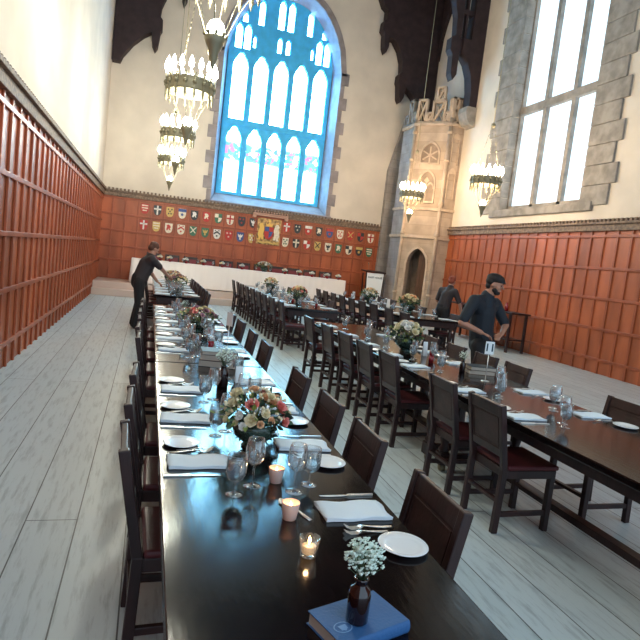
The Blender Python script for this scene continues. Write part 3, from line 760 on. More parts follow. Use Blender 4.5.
def glass_prof(h, stem_h, rb, rmax, rtop, t=.0016):
    out = [(0, 0), (rb, 0), (rb, .002), (rb*.5, .006), (.006, .012), (.0045, .02), (.0045, stem_h-.008), (.008, stem_h)]
    n = 8; bowl = []
    for k in range(1, n+1):
        s = k/n; r = rmax*math.sqrt(max(0, 1-(1-min(1, s/.48))**2)) if s < .48 else rmax+(rtop-rmax)*((s-.48)/.52)**1.6
        bowl.append((max(r, .009), stem_h+(h-stem_h)*s))
    inn = [(r-t, z) for r, z in bowl[::-1]]; inn[0] = (bowl[-1][0]-t, h)
    return out+bowl+inn+[(.004, stem_h+.006), (0, stem_h+.005)], bowl
def mk_glass(name, cat, h, sh, rb, rm, rt, fill=0):
    p, bowl = glass_prof(h, sh, rb, rm, rt)
    o = tag(MB().lathe(p, 24).build(name, M['glass']), '', cat)
    if fill:
        w = [(0, sh+.007)]+[(r-.0024, z) for r, z in bowl if z < fill]
        rl = w[-1][0]; w += [(rl+.0006, fill), (0, fill)]
        MB().lathe(w, 24).build('water', M['water'], o)
    return o
PUT = []
BQ = [(.555, 2.66, .22), (.60, 6.45, .23), (.62, 12.5, .26), (.60, 14.4, .23), (2.98, 6.1, .25), (3.25, 12.3, .22), (3.30, 15.7, .22), (5.85, 14.6, .27), (5.95, 12.3, .28), (.552, 3.87, .12), (3.08, 4.98, .11), (.50, 7.6, .11)]
def clear(x, y):
    for bx_, by_, br_ in BQ:
        if math.hypot(x-bx_, y-by_) < br_: y = by_+(-1 if y < by_ else 1)*(br_**2-(x-bx_)**2)**.5
    for a_ in range(8):
        hit = [p for p in PUT if math.hypot(x-p[0], y-p[1]) < .088]
        if not hit: break
        sg = 1 if y >= hit[0][1] else -1
        y = hit[0][1]+sg*max(.092**2-(x-hit[0][0])**2, .0004)**.5
    PUT.append((x, y)); return (x, y, T)
NAP, PLT, KNF, FRK, SPN = mk_napkin(), mk_plate(), mk_knife(), mk_fork(), mk_spoon()
WINE = mk_glass('wine_glass', 'glass', .198, .085, .036, .040, .032)
GOB = mk_glass('water_goblet', 'glass', .160, .050, .033, .041, .038, .125)
T = .7602
SIDE = {1: 'turret side', -1: 'side away from turret'}
def setting(tname, side, k, y, xe, level):
    """side=+1 turret side (sits at high X, faces -X); xe = table edge. level 2: all cutlery, 1: less, 0: basics"""
    w = f'{SIDE[side]} of {tname}' if side > 0 else f'{tname}, {SIDE[side]}'
    w += f', {ORD[k]} place from camera'
    jx, jy = random.uniform(-.012, .012), random.uniform(-.015, .015)
    s = side; g = tname
    put(NAP, (xe-s*.165+jx, y+.0*s+jy, T), R(random.uniform(-3, 3)), f'folded white napkin, {w}', f'napkins on the {g}')
    put(PLT, (xe-s*(.085 if s > 0 and k == 0 else .115), y-s*(.27 if s > 0 and k == 0 else .24)+jy, T), 0, f'white bread plate, {w}', f'bread plates on the {g}')
    rz = PI if s > 0 else 0
    put(KNF, (xe-s*.03, y+s*.15+jy, T), rz+R(random.uniform(-2, 2)), f'steel knife, {w}', f'knives on the {g}')
    if level >= 1:
        put(FRK, (xe-s*.06, y-s*.125+jy, T), rz+R(random.uniform(2, 4)), f'steel dinner fork, {w}', f'dinner forks on the {g}')
    if level >= 2:
        q = put(FRK, (xe-s*.09, y-s*.157+jy, T), rz+R(random.uniform(3, 6)), f'smaller inner salad fork, {w}', f'salad forks on the {g}', scale=.9)
        if side > 0 and k != 1: put(SPN, (xe-s*.35, y-.07-(.06 if k == 1 else 0), T), R(115), f'dessert spoon above the napkin, {w}', f'dessert spoons on the {g}')
    return w
def stemware(x, y, w, g, both=True):
    put(GOB, (x, y, T), 0, f'water goblet, {w}', f'water goblets on the {g}')
    if both: put(WINE, (x+.07*(1 if x < .5 or 2.4 < x < 2.9 or 5.2 < x < 5.7 else -1), y+.08, T), 0, f'empty wine glass, {w}', f'wine glasses on the {g}')

RT = {}
for k, y in enumerate(A_R):
    w = setting('candlelit table', 1, k, y+.08, .98, 2 if k < 4 else 1)
    if k == 0: gp, wp = (.71, 2.19), (.63, 2.12)
    else: gp, wp = (.70, y+.26), (.62, y+.20)
    put(GOB, clear(*gp), 0, f'water goblet, {w}', 'water goblets on the candlelit table'); put(WINE, clear(*wp), 0, f'empty wine glass, {w}', 'wine glasses on the candlelit table')
for k, y in enumerate(A_L):
    w = setting('candlelit table', -1, k, y, .10, 2 if k < 4 else 1)
    gp, wp = ((.385, 2.10), (.47, 2.18)) if k == 0 else ((.39, y-.28), (.45, y-.20))
    put(GOB, clear(*gp), 0, f'water goblet, {w}', 'water goblets on the candlelit table'); put(WINE, clear(*wp), 0, f'empty wine glass, {w}', 'wine glasses on the candlelit table')
def rows(tname, ysr, ysl, xr, xl, level=0):
    for side, ys, xe in ((1, ysr, xr), (-1, ysl, xl)):
        for k, y in enumerate(ys):
            w = setting(tname, side, k, y, xe, level)
            put(GOB, clear(xe-side*.33, y+side*.22), 0, f'water goblet, {w}', f'water goblets on the {tname}'); put(WINE, clear(xe-side*.39, y+side*.13), 0, f'empty wine glass, {w}', f'wine glasses on the {tname}')
rows('waiter\'s table', [11.42]+A2_R[2:], [11.2, 11.9]+A2_L, 1.0, .13)
rows('table numbered 11', [3.45, 4.18]+B_R[2:], [3.36, 4.12, 5.12, 5.74, 6.40, 7.12, 8.0], 3.45, 2.46, 1)
rows('middle rear table', [11.2, 11.9, 12.6, 13.4, 14.3, 15.1, 15.9], [11.2, 12.05, 12.8, 13.6, 14.4, 15.2, 16.0], 3.75, 2.60)
rows('turret-door table', [11.15, 12.0, 12.9, 13.8, 14.7, 15.6], [11.0, 11.7, 12.4, 13.1, 13.8, 14.5, 15.2, 15.9], 6.46, 5.16)

# ------------------------------------------------------------------ candles
def candle(x, y, frosted, label):
    t = thing('candle_holder', label, 'candle', (x, y, T), 0, 'votive candles on the candlelit table')
    p = [(0, 0), (.023, 0), (.025, .003), (.0335, .062), (.0315, .063), (.024, .012), (0, .010)]
    MB().lathe(p, 28).build('glass_cup', M['frost'] if frosted else M['glass'], t)
    c = MB().lathe([(0, .012), (.021, .012), (.0225, .034), (.018, .036), (0, .034)], 20).build('tealight', M['wax'], t)
    MB().lathe([(0, .036), (.004, .042), (.005, .048), (.003, .058), (0, .066)], 10).build('flame', M['flame'], t)
    l = bpy.data.lights.new('candle light', 'POINT'); l.energy = .22; l.color = (1, .55, .25); l.shadow_soft_size = .006
    o = bpy.data.objects.new('candle_light', l); C.objects.link(o); o.parent = t; o.location = (0, 0, .058)
candle(.555, 1.635, False, 'lit tealight in a clear glass cup, the candle closest to the book')
candle(.555, 1.89, True, 'lit candle in a frosted pink glass cup, middle of the three')
candle(.575, 2.22, True, 'lit candle in frosted pink glass below the big bouquet')

# ------------------------------------------------------------------ flowers
def petal(m, a, r, h, w, curl, mi):
    ca, sa = math.cos(a), math.sin(a); g = []
    for i in range(4):
        t = i/3; row = []
        for j in range(5):
            s = j/4-.5; ww = w*math.sin(PI*(.25+.65*t)) ; rad = r*(.35+.65*t)+curl*t*t-abs(s)*.25*r
            row.append(m.bm.verts.new((ca*rad-sa*ww*s*2, sa*rad+ca*ww*s*2, h*t*(1-.15*abs(s)*2))))
        g.append(row)
    for i in range(3):
        for j in range(4):
            f = m.bm.faces.new((g[i][j], g[i][j+1], g[i+1][j+1], g[i+1][j])); f.smooth = True; f.material_index = mi
def rose_mesh(name, mt, open_=1.0):
    m = MB()
    for lay, (n, r, h, cu) in enumerate(((3, .25, .75, 0), (5, .45, .78, .02), (6, .68, .68, .12), (7, .9, .48, .22*open_))):
        for k in range(n): petal(m, 2*PI*k/n+lay*.7, r*.5, h*.8, .36+.05*lay, cu, 0)
    m.ball((0, 0, .12), (.3, .3, .18), 8, 6)
    me = bpy.data.meshes.new(name); m.bm.to_mesh(me); m.bm.free(); me.materials.append(mt); return me
ROSE = {c: rose_mesh('rose '+c, M[c]) for c in ('pink', 'peach', 'cream', 'white', 'mauve')}
def leaf_cluster(m, n, c, rad, size, flat=.8):
    for k in range(n):
        d = Vector((random.gauss(0, 1), random.gauss(0, 1), random.gauss(.1, .8))).normalized()
        d.z = max(d.z, -.55)
        p = Vector(c)+Vector((d.x*rad[0], d.y*rad[1], d.z*rad[2]))*random.uniform(.75, 1.12)
        q = d.to_track_quat('Y', 'Z').to_matrix().to_4x4(); T_ = Matrix.Translation(p) @ q @ Matrix.Rotation(random.uniform(0, 6), 4, 'Y') @ Matrix.Rotation(random.uniform(-.6, .6), 4, 'X')
        s = size*random.uniform(.7, 1.3); pts = [(0, 0, 0), (.28, .35, .06), (.25, .7, .08), (0, 1.05, 0), (-.25, .7, .08), (-.28, .35, .06), (0, .5, -.02)]
        vs = [m.bm.verts.new(T_ @ (Vector(pp)*s)) for pp in pts]
        for a, b in ((0, 1), (1, 2), (2, 3), (3, 4), (4, 5), (5, 0)): f = m.bm.faces.new((vs[a], vs[b], vs[6])); f.material_index = m.mi
def bouquet(loc, label, palette, seed, sc=1.0, detail=True, wide=1.0):
    random.seed(seed)
    t = thing('bouquet', label, 'flowers', loc, 0, 'bouquets on the long tables'); t.scale = (sc,)*3
    pr = [(0, 0), (.055, 0), (.058, .006), (.045, .018), (.06, .03), (.095, .06), (.108, .095), (.104, .125), (.10, .126), (.104, .095), (.09, .062), (.055, .034), (0, .028)]
    MB().lathe(pr, 32).build('bowl', M['bowlglass'], t)
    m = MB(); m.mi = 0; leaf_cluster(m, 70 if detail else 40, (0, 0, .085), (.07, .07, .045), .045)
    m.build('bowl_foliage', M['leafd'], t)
    m = MB(); leaf_cluster(m, 80 if detail else 55, (0, 0, .165), (.135*wide, .12, .065), .042); m.mi = 1; leaf_cluster(m, 45, (0, 0, .175), (.15*wide, .13, .075), .036); m.mi = 2
    leaf_cluster(m, 40, (-.03, 0, .165), (.16*wide, .13, .065), .034)
    for k in range(26):
        a = random.uniform(0, 6.28); e = random.uniform(.1, 1.3); p = Vector((math.cos(a)*math.cos(e)*.15*wide, math.sin(a)*math.cos(e)*.14, .18+.11*math.sin(e))); m.tube((0, 0, .12), p, .0015, .0012, 5)
    f = m.build('foliage', [M['leafd'], M['leaf'], M['leafy']], t)
    for (x, y, z, r, c) in palette:
        o = bpy.data.objects.new('rose', ROSE[c]); C.objects.link(o); o.parent = t; o.location = (x*wide, y, z); o.scale = (r*1.22,)*3
        d = Vector((x*1.1, y*1.1, (z-.13)*1.2+.02)); o.rotation_euler = d.to_track_quat('Z', 'Y').to_euler()
    m = MB()
    for k in range(70 if detail else 30):
        a = random.uniform(0, 6.28); e = random.uniform(.0, 1.4); rr = random.uniform(.9, 1.12)
        m.ball((math.cos(a)*math.cos(e)*.15*rr*wide, math.sin(a)*math.cos(e)*.14*rr, .17+.105*math.sin(e)*rr), random.uniform(.005, .011), 6, 5)
    m.build('filler_blossom', M['cream'], t, label='tiny cream filler buds')
def rand_palette(seed, cols, n=18):
    random.seed(seed); P = []
    for k in range(n):
        a = k*2.4; e = .1+1.25*k/n
        P.append((.125*math.cos(a)*math.cos(e), .12*math.sin(a)*math.cos(e), .175+.09*math.sin(e), random.uniform(.034, .050), random.choice(cols)))
    return P
big = [(-.11, -.02, .215, .046, 'cream'), (-.04, -.10, .155, .040, 'cream'), (-.035, -.07, .215, .045, 'pink'), (.10, -.07, .205, .044, 'pink'), (.115, -.09, .155, .038, 'pink'), (.02, -.05, .25, .036, 'peach'),
       (.06, -.06, .235, .034, 'peach'), (.02, -.11, .19, .030, 'cream'), (-.09, -.08, .17, .030, 'white'), (-.13, -.03, .175, .028, 'cream'), (.05, -.11, .16, .026, 'peach'), (-.06, .03, .25, .034, 'white'),
       (.04, .05, .25, .036, 'pink'), (-.06, .10, .18, .036, 'cream'), (.08, .10, .19, .038, 'peach'), (.0, .02, .27, .030, 'white'), (-.10, -.06, .135, .024, 'cream'), (.085, -.03, .245, .030, 'peach'), (.0, -.12, .145, .024, 'peach'),
       (.15, -.02, .17, .028, 'cream'), (-.10, -.01, .255, .044, 'cream'), (-.02, .0, .275, .034, 'peach'), (.09, -.10, .225, .036, 'pink'), (-.145, -.05, .145, .026, 'cream'), (-.075, -.105, .13, .026, 'white'), (.045, -.085, .265, .028, 'cream')]
bouquet((.555, 2.66, T), 'big bouquet of coral and cream roses in a footed bowl, closest to the candles', big, 3, 1.0)
bouquet((.60, 6.45, T), 'leafy mauve and yellow-green bouquet behind the stacked books', rand_palette(5, ['mauve', 'cream', 'mauve', 'mauve', 'pink']), 5, 1.0, False, 1.3)
bouquet((.62, 12.5, T), 'mixed green bouquet on the waiter\'s table, closer to the camera', rand_palette(6, ['cream', 'mauve', 'peach']), 6, 1.15, False, 1.3)
bouquet((.60, 14.4, T), 'mixed bouquet the waiter is reaching towards', rand_palette(8, ['mauve', 'peach', 'cream']), 8, 1.15, False, 1.3)
bouquet((2.98, 6.1, T), 'cream and peach bouquet on the table numbered 11', rand_palette(9, ['cream', 'cream', 'peach', 'white']), 9, 1.25, False)
bouquet((3.25, 12.3, T), 'orange and green bouquet on the middle rear table', rand_palette(10, ['peach', 'pink', 'cream']), 10, 1.25, False)
bouquet((3.30, 15.7, T), 'yellow-green bouquet on the middle rear table, closer to the head table', rand_palette(11, ['cream', 'peach']), 11, 1.25, False)
bouquet((5.85, 14.6, T), 'cream and yellow bouquet beyond the middle table, before the lectern', rand_palette(12, ['cream', 'white', 'peach']), 12, 1.4, False)
bouquet((5.95, 12.3, T), 'peach and yellow bouquet standing before the turret door', rand_palette(13, ['peach', 'cream', 'cream']), 13, 1.5, False)
bouquet((3.70, 18.95, .4+.766), 'peach and white arrangement at the middle of the head table', rand_palette(14, ['peach', 'white', 'white']), 14, 1.2, False, 1.4)
random.seed(21)

# baby's breath in brown bottles
def baby(loc, label, sc=1.0, seed=1, dense=110):
    random.seed(seed)
    t = thing('bottle_vase', label, 'flower vase', loc, 0, 'brown bottles of white blossom'); t.scale = (sc,)*3
    MB().lathe([(0, 0), (.0225, 0), (.025, .003), (.025, .062), (.022, .074), (.0135, .082), (.0125, .092), (.0165, .095), (.0165, .10), (.011, .10), (.010, .085), (0, .08)], 28).build('bottle', M['brown'], t)
    m = MB(); tips = []
    for k in range(dense):
        d = Vector((random.gauss(0, 1), random.gauss(0, 1), random.gauss(0, 1))).normalized()*random.uniform(.2, 1.0)**.6
        tips.append(Vector((d.x*.047, d.y*.047, .148+d.z*.038)))
    for k, p in enumerate(tips):
        if k % 3 == 0: m.tube((random.uniform(-.006, .006), random.uniform(-.006, .006), .095), p, .0008, .0006, 4)
    fo = m.build('stems', M['stem'], t)
    m = MB()
    for p in tips:
        r = random.uniform(.0016, .0038); m.ball(p, r, 7, 5); m.ball(p+Vector((r, 0, r*.6)), r*.7, 6, 4); m.ball(p+Vector((-r*.6, r*.6, 0)), r*.7, 6, 4)
    m.build('blossom', M['baby'], t)
# blue book and brown bottle
bk = thing('blue_book', 'thick blue clothbound book with a faded crest, under the brown bottle', 'book', (.575, 1.235, T), R(-28))
def book(t, w, l, h, cover, r0=0):
    m = MB(); m.box(-w/2, w/2, -l/2, l/2, h-.003, h, .001); m.box(-w/2, w/2, -l/2, l/2, 0, .003, .001)
    # rounded spine on the -y side
    pts = [(-l/2+.002+.008*(-math.cos(a)), h/2+h/2*math.sin(a)) for a in [PI*(k/8-.5) for k in range(9)]]
    inn = [(-l/2+.005+.006*(-math.cos(a)), h/2+(h/2-.003)*math.sin(a)) for a in [PI*(k/8-.5) for k in range(9)]]
    m.prism(pts+inn[::-1], -w/2, w/2, lambda u, v, d: (d, u, v)); c = m.build('cover', cover, t)
    MB().box(-w/2+.004, w/2-.004, -l/2+.006, l/2-.005, .003, h-.003).build('page_block', M['pages'], t); return c
cv = book(bk, .22, .145, .036, M['bluebook'])
bk.rotation_euler = (0, 0, R(18.4)); bk.location = (.588, 1.272, T)
m = MB(); m.ring([(.026*math.cos(k*PI/10), .02*math.sin(k*PI/10)) for k in range(20)], [(.023*math.cos(k*PI/10), .0175*math.sin(k*PI/10)) for k in range(20)], 0, .0006, lambda u, v, d: (u, v, d))
for a, b in ((-.010, .010), (-.004, .016)):
    m.box(a, a+.007, -.010, .006, 0, .0006); m.box(a+.004, a+.012, -.004, -.001, 0, .0006)
m.prism([(-.012, .008), (.012, .008), (.010, -.006), (0, -.014), (-.010, -.006)], 0, .0007, lambda u, v, d: (u, v, d))
em = m.build('crest_stamp', M['bluestamp'], cv, label='faded pale crest stamped on the cover'); em.location = (-.068, -.022, .0362)
baby((.574, 1.252, T+.0365), 'brown bottle of tiny white blossom standing on the blue book', 1.15, 4, 230)
baby((.552, 3.87, T), 'brown bottle of white blossom standing before the stacked books', 1.5, 5, 120)
baby((3.08, 4.98, T), 'brown bottle of white blossom close to the number 11 sign', 1.2, 6, 90)
baby((.50, 7.6, T), 'small bottle of white blossom beyond the mauve bouquet', 1.3, 7, 60)
random.seed(22)
def stack(cx, cy, rz, specs, where, group):
    z = T
    for k, (w, l, h, c, word) in enumerate(specs):
        t = thing('closed_book', f'{word} book, {["bottom", "middle", "top"][k] if len(specs) == 3 else ["bottom", "top"][k]} of the stack {where}', 'book', (cx+random.uniform(-.01, .01), cy+random.uniform(-.01, .01), z), R(rz+random.uniform(-6, 6)), group)
        book(t, w, l, h, M[c]); z += h+.0005
    return z
zt = stack(.60, 4.62, 84, [(.22, .30, .05, 'blackbook', 'thick black'), (.21, .29, .045, 'tanbook', 'brown'), (.20, .28, .03, 'greybook', 'grey-green')], 'behind the small white blossom', 'books stacked on the candlelit table')
zt2 = stack(3.27, 4.96, 80, [(.20, .27, .04, 'tanbook', 'brown'), (.20, .27, .035, 'blackbook', 'dark')], 'beside the number 11 sign', 'books stacked by the number 11 sign')
# table numbers
def number_sign(x, y, z, rz, label, digits, h=.30, cw=.085, chh=.12):
    t = thing('table_number_sign', label, 'table sign', (x, y, z), rz)
    MB().lathe([(0, 0), (.04, 0), (.04, .004), (.01, .009), (0, .009)], 20).build('base', M['silver'], t)
    MB().tube((0, 0, .008), (0, 0, h-.01), .0035, .0035, 8).build('pole', M['silver'], t)
    c = MB().box(-cw/2, cw/2, -.002, .002, h-.015, h+chh-.015, .0008).build('card', M['card'], t)
    if digits: text(digits, .10, M['ink'], c, (0, -.003, h+chh/2-.015), (PI/2, 0, 0), 'digits', .0006)
number_sign(3.09, 4.58, T, R(-12), 'white number 11 card on a thin metal stand', '11', .27)
number_sign(.715, 4.95, T, R(-62), 'edge-on white table card on a thin stand behind the stacked books', None, .30)
# tent cards and ruby glasses
def tent(x, y, rz, label, h=.115, w=.055):
    m = MB(); m.prism([(-.022, 0), (-.0205, 0), (0, h), (.0205, 0), (.022, 0), (0, h+.003)], -w/2, w/2, lambda u, v, d: (d, u, v))
    o = m.build('menu_card', M['card'], None, (x, y, T)); o.rotation_euler = (0, 0, rz); tag(o, label, 'card', 'standing white menu cards')
tent(.685, 4.02, R(8), 'standing white card beside the middle brown bottle'); tent(3.10, 5.85, R(5), 'standing white card between bouquet and number 11 sign', .16)
tent(5.9, 13.4, 0, 'standing white card between the two turret-door bouquets', .2, .08); tent(5.75, 15.6, 0, 'standing white card beyond the turret-door bouquets', .2, .08)
def ruby(x, y, label, h=.075):
    o = MB().lathe([(0, 0), (.024, 0), (.03, h), (.0275, h), (.022, .006), (0, .006)], 20).build('ruby_candle_cup', M['redg'], None, (x, y, T)); tag(o, label, 'candle cup', 'ruby glass cups')
    MB().lathe([(0, .007), (.02, .007), (.022, .04), (0, .04)], 14).build('wax', M['wax'], o)
ruby(2.95, 5.40, 'dark red glass cup before the standing card by number 11'); ruby(3.14, 5.75, 'dark red glass cup beside the tall white card'); ruby(3.05, 12.0, 'dark red glass cup on the middle rear table')
ruby(.62, 5.35, 'dark red glass cup behind the grey-green book'); ruby(3.35, 11.2, 'dark red glass cup at the near end of middle rear table')

# head table flowers and glasses
def posy(x, label, c):
    t = thing('posy', label, 'flowers', (x, 18.80, 1.1662), 0, 'small posies along the head table'); t.scale = (1.5,)*3
    MB().lathe([(0, 0), (.03, 0), (.04, .05), (.036, .05), (0, .01)], 14).build('cup', M['redg'], t)
    for k in range(5):
        o = bpy.data.objects.new('rose', ROSE[c if k % 2 else 'white']); C.objects.link(o); o.parent = t; a = k*1.26
        o.location = (.045*math.cos(a)*(k > 0), .045*math.sin(a)*(k > 0), .075+.02*(k == 0)); o.scale = (.055,)*3; o.rotation_euler = (.3*math.sin(a), .3*math.cos(a), 0)
    m = MB(); leaf_cluster(m, 14, (0, 0, .06), (.04, .04, .02), .035); m.build('leaves', M['leafd'], t)
for k, x in enumerate([.35, .65, 1.15, 1.7, 2.3, 2.95, 4.4, 4.9, 5.35, 5.9, 6.3]):
    posy(x, f'small cream posy in a dark cup, {ORD[k]} along the head table counting towards the turret', ['cream', 'cream', 'white'][k % 3])
for k in range(14):
    x = .1+k*.48
    o = put(GOB, (x, 19.06, 1.1662), 0, f'stemmed glass on the head table, {ORD[k]} counting towards the turret', 'stemmed glasses on the head table')
# serving table goods
posy_t = thing('white_flower_vase', 'tall white flower vase on the serving table against the panelling', 'flower vase', (8.85, 13.4, 1.0005))
MB().lathe([(0, 0), (.05, 0), (.035, .1), (.045, .16), (.04, .16), (0, .02)], 16).build('vase', M['china'], posy_t)
for k in range(7):
    o = bpy.data.objects.new('rose', ROSE['white']); C.objects.link(o); o.parent = posy_t; a = k; o.location = (.06*math.cos(a)*(k > 0), .06*math.sin(a)*(k > 0), .21+.03*(k == 0)); o.scale = (.05,)*3
for k, (y, c) in enumerate(((12.6, 'redg'), (12.95, 'china'), (13.9, 'redg'))):
    o = MB().lathe([(0, 0), (.04, 0), (.05, .12), (.03, .16), (.02, .22), (.018, .22), (0, .01)], 16).build('serving_jug', M[c], None, (8.82, y, 1.0005))
    tag(o, ['red jug at the camera end of the serving table', 'white jug beside the red one on serving table', 'red jug beyond the white flower vase'][k], 'jug', 'jugs on the serving table')

# ------------------------------------------------------------------ heraldic shields
def shield_pts(w, h):
    P = [(-w, h), (w, h)]
    for k in range(1, 9): t = k/8; P.append((w*(1-t**2.2), h*.2-(h*1.2)*t**1.0 if False else h*.15-h*1.15*math.sin(t*PI/2)))
    for k in range(7, 0, -1): t = k/8; P.append((-w*(1-t**2.2), h*.15-h*1.15*math.sin(t*PI/2)))
    P.append((-w, h*.15)); P.insert(2, (w, h*.15)); return P
HC = {'gold': (.62, .42, .12), 'cream': (.78, .70, .55), 'red': (.50, .04, .03), 'black': (.03, .035, .04), 'blue': (.05, .09, .26), 'green': (.05, .16, .09), 'white': (.80, .76, .70)}
HM = {k: mat('heraldic '+k, v, .5, var=.15, vscale=25) for k, v in HC.items()}
def charge(m, kind):
    d = (.02, .03)
    def rect(a, b, c, e): m.prism([(a, c), (b, c), (b, e), (a, e)], *d, XYZ2)
    if kind == 'cross': rect(-.025, .025, -.14, .155); rect(-.115, .115, .02, .07)
    elif kind == 'saltire':
        for s in (-1, 1): m.prism([(-.10*s-.02, .14), (-.10*s+.02, .14), (.08*s+.02, -.06), (.08*s-.02, -.06)], *d, XYZ2)
    elif kind == 'chevron': m.prism([(-.11, -.02), (-.11, .03), (0, .11), (.11, .03), (.11, -.02), (0, .05)], *d, XYZ2); blob(m, 0, -.06, .03, d); blob(m, -.06, .12, .022, d); blob(m, .06, .12, .022, d)
    elif kind == 'chief': rect(-.13, .13, .06, .155); blob(m, 0, -.03, .045, d)
    elif kind == 'roundels':
        for x, y in ((-.055, .09), (.055, .09), (0, .02), (-.04, -.05), (.04, -.05)): blob(m, x, y, .027, d)
    elif kind == 'quarters': rect(-.125, 0, .03, .15); m.prism([(0, .03), (.12, .03), (.09, -.07), (0, -.13)], *d, XYZ2)
    elif kind == 'beast': m.prism([(-.08, -.06), (-.05, .03), (-.07, .10), (-.01, .12), (.05, .09), (.07, .03), (.04, 0), (.07, -.07), (.03, -.06), (.0, -.01), (-.03, -.07)], *d, XYZ2)
    elif kind == 'bird': m.prism([(-.09, .10), (-.02, .06), (0, .11), (.02, .06), (.09, .10), (.06, .0), (.02, -.02), (.03, -.09), (-.03, -.09), (-.02, -.02), (-.06, 0)], *d, XYZ2)
    elif kind == 'stars':
        for x, y in ((-.055, .08), (.055, .08), (0, -.04)):
            m.prism([(x+(.04 if k % 2 == 0 else .016)*math.sin(k*PI/5), y+(.04 if k % 2 == 0 else .016)*math.cos(k*PI/5)) for k in range(10)], *d, XYZ2)
    elif kind == 'bars':
        for z in (.11, .03, -.05): rect(-.10 if z > -.05 else -.07, .10 if z > -.05 else .07, z-.018, z+.018)
XYZ2 = lambda u, v, d: (u, -d, v)
def blob(m, x, y, r, d): m.prism([(x+r*math.cos(k*PI/5), y+r*math.sin(k*PI/5)) for k in range(10)], *d, XYZ2)
TOPROW = [('red', 'bars', 'cream'), ('black', 'cross', 'white'), ('gold', 'roundels', 'black'), ('cream', 'chief', 'blue'), ('black', 'beast', 'white'), ('red', 'beast', 'cream'), ('green', 'quarters', 'cream'), ('cream', 'cross', 'red'), ('black', 'stars', 'red'), ('black', 'bird', 'white')]
BOTROW = [('red', 'cross', 'white'), ('gold', 'bars', 'cream'), ('cream', 'beast', 'red'), ('cream', 'chevron', 'red'), ('green', 'saltire', 'cream'), ('green', 'bird', 'gold'), ('white', 'chevron', 'black'), ('red', 'stars', 'cream'), ('blue', 'bird', 'white'), ('gold', 'roundels', 'white')]
TOPR = [('red', 'cross', 'white'), ('black', 'stars', 'cream'), ('red', 'chief', 'white'), ('black', 'beast', 'cream'), ('blue', 'chief', 'red'), ('cream', 'roundels', 'red'), ('red', 'saltire', 'gold'), ('black', 'quarters', 'red'), ('cream', 'cross', 'red')]
BOTR = [('cream', 'roundels', 'green'), ('black', 'cross', 'cream'), ('red', 'quarters', 'white'), ('gold', 'saltire', 'black'), ('cream', 'bird', 'black'), ('green', 'beast', 'cream'), ('cream', 'quarters', 'black'), ('black', 'chief', 'gold'), ('green', 'bars', 'cream')]
def shield(x, z, spec, label):
    base, kind, cc = spec
    t = MB().prism(shield_pts(.125, .165), .0, .018, XYZ2).build('heraldic_shield', HM[base], None, (x, YB-.032, z-.0))
    m = MB(); charge(m, kind); m.build('emblem', HM[cc], t)
    MB().ring(shield_pts(.14, .18), shield_pts(.122, .162), .0, .026, XYZ2).build('rim', M['oakrail'], t)
    tag(t, label, 'shield', 'painted shields on the panelling')
for row, specs, z in (('upper', TOPROW, 2.77), ('lower', BOTROW, 2.24)):
    for k, sp in enumerate(specs):
        shield(-.25+.4*k, z, sp, f'{sp[0]} shield with {sp[2]} {sp[1]}, {row} row, {ORD[9-k]} from royal arms going away from turret')
for row, specs, z in (('upper', TOPR, 2.77), ('lower', BOTR, 2.25)):
    for k, sp in enumerate(specs):
        shield(4.55+.4*k, z, sp, f'{sp[0]} shield with {sp[2]} {sp[1]}, {row} row, {ORD[k]} from royal arms going towards turret')
ra = thing('royal_arms', 'large gilded coat of arms with supporters under the great window', 'coat of arms', (3.93, YB-.034, 2.55))
MB().box(-.42, .42, -.02, 0, -.46, .46, .005).build('board', mat('mottled gilt and umber board', (.40, .24, .09), .5, var=.75, vscale=9), ra)
m = MB(); m.prism([(x*1.25, z*1.2-.06) for x, z in shield_pts(.13, .18)], .02, .05, XYZ2); m.build('shield', HM['red'], ra)
m = MB(); m.prism([(0, .0), (.14, 0), (.10, -.14), (0, -.23)], .05, .056, XYZ2); m.prism([(-.15, 0), (0, 0), (0, .16), (-.15, .16)], .05, .056, XYZ2); m.build('quarters', HM['blue'], ra)
for s in (-1, 1):
    m = MB(); m.prism([(s*a, b) for a, b in ((.17, -.28), (.2, -.1), (.17, .05), (.2, .17), (.24, .27), (.32, .26), (.36, .18), (.33, .1), (.37, .0), (.38, -.14), (.34, -.24), (.39, -.30), (.28, -.32), (.27, -.2), (.24, -.3))], .02, .055, XYZ2); m.build('supporter', M['gold'] if s < 0 else HM['cream'], ra)
m = MB(); m.prism([(-.1, .17), (.1, .17), (.13, .28), (.06, .24), (0, .32), (-.06, .24), (-.13, .28)], .02, .05, XYZ2); blob(m, 0, .36, .05, (.02, .05)); m.build('crown', M['gold'], ra)
m = MB(); m.prism([(-.38, -.32), (-.2, -.38), (0, -.34), (.2, -.38), (.38, -.32), (.36, -.40), (.2, -.44), (0, -.40), (-.2, -.44), (-.36, -.40)], .02, .045, XYZ2); m.build('ribbon', HM['gold'], ra)
m = MB(); m.box(-.58, .60, -.14, 0, .50, .56, .01); m.box(-.60, .62, -.17, 0, .56, .60, .01); k = -.56
while k < .58: m.ball((k, -.13, .66-.02), .028, 8, 6); k += .095
m.box(-.62, -.5, -.13, 0, .42, .58, .02); m.box(.5, .62, -.13, 0, .42, .58, .02); m.build('carved_canopy', mat('rose gilt carving', (.52, .30, .22), .6, bump=.5, bscale=50), ra)

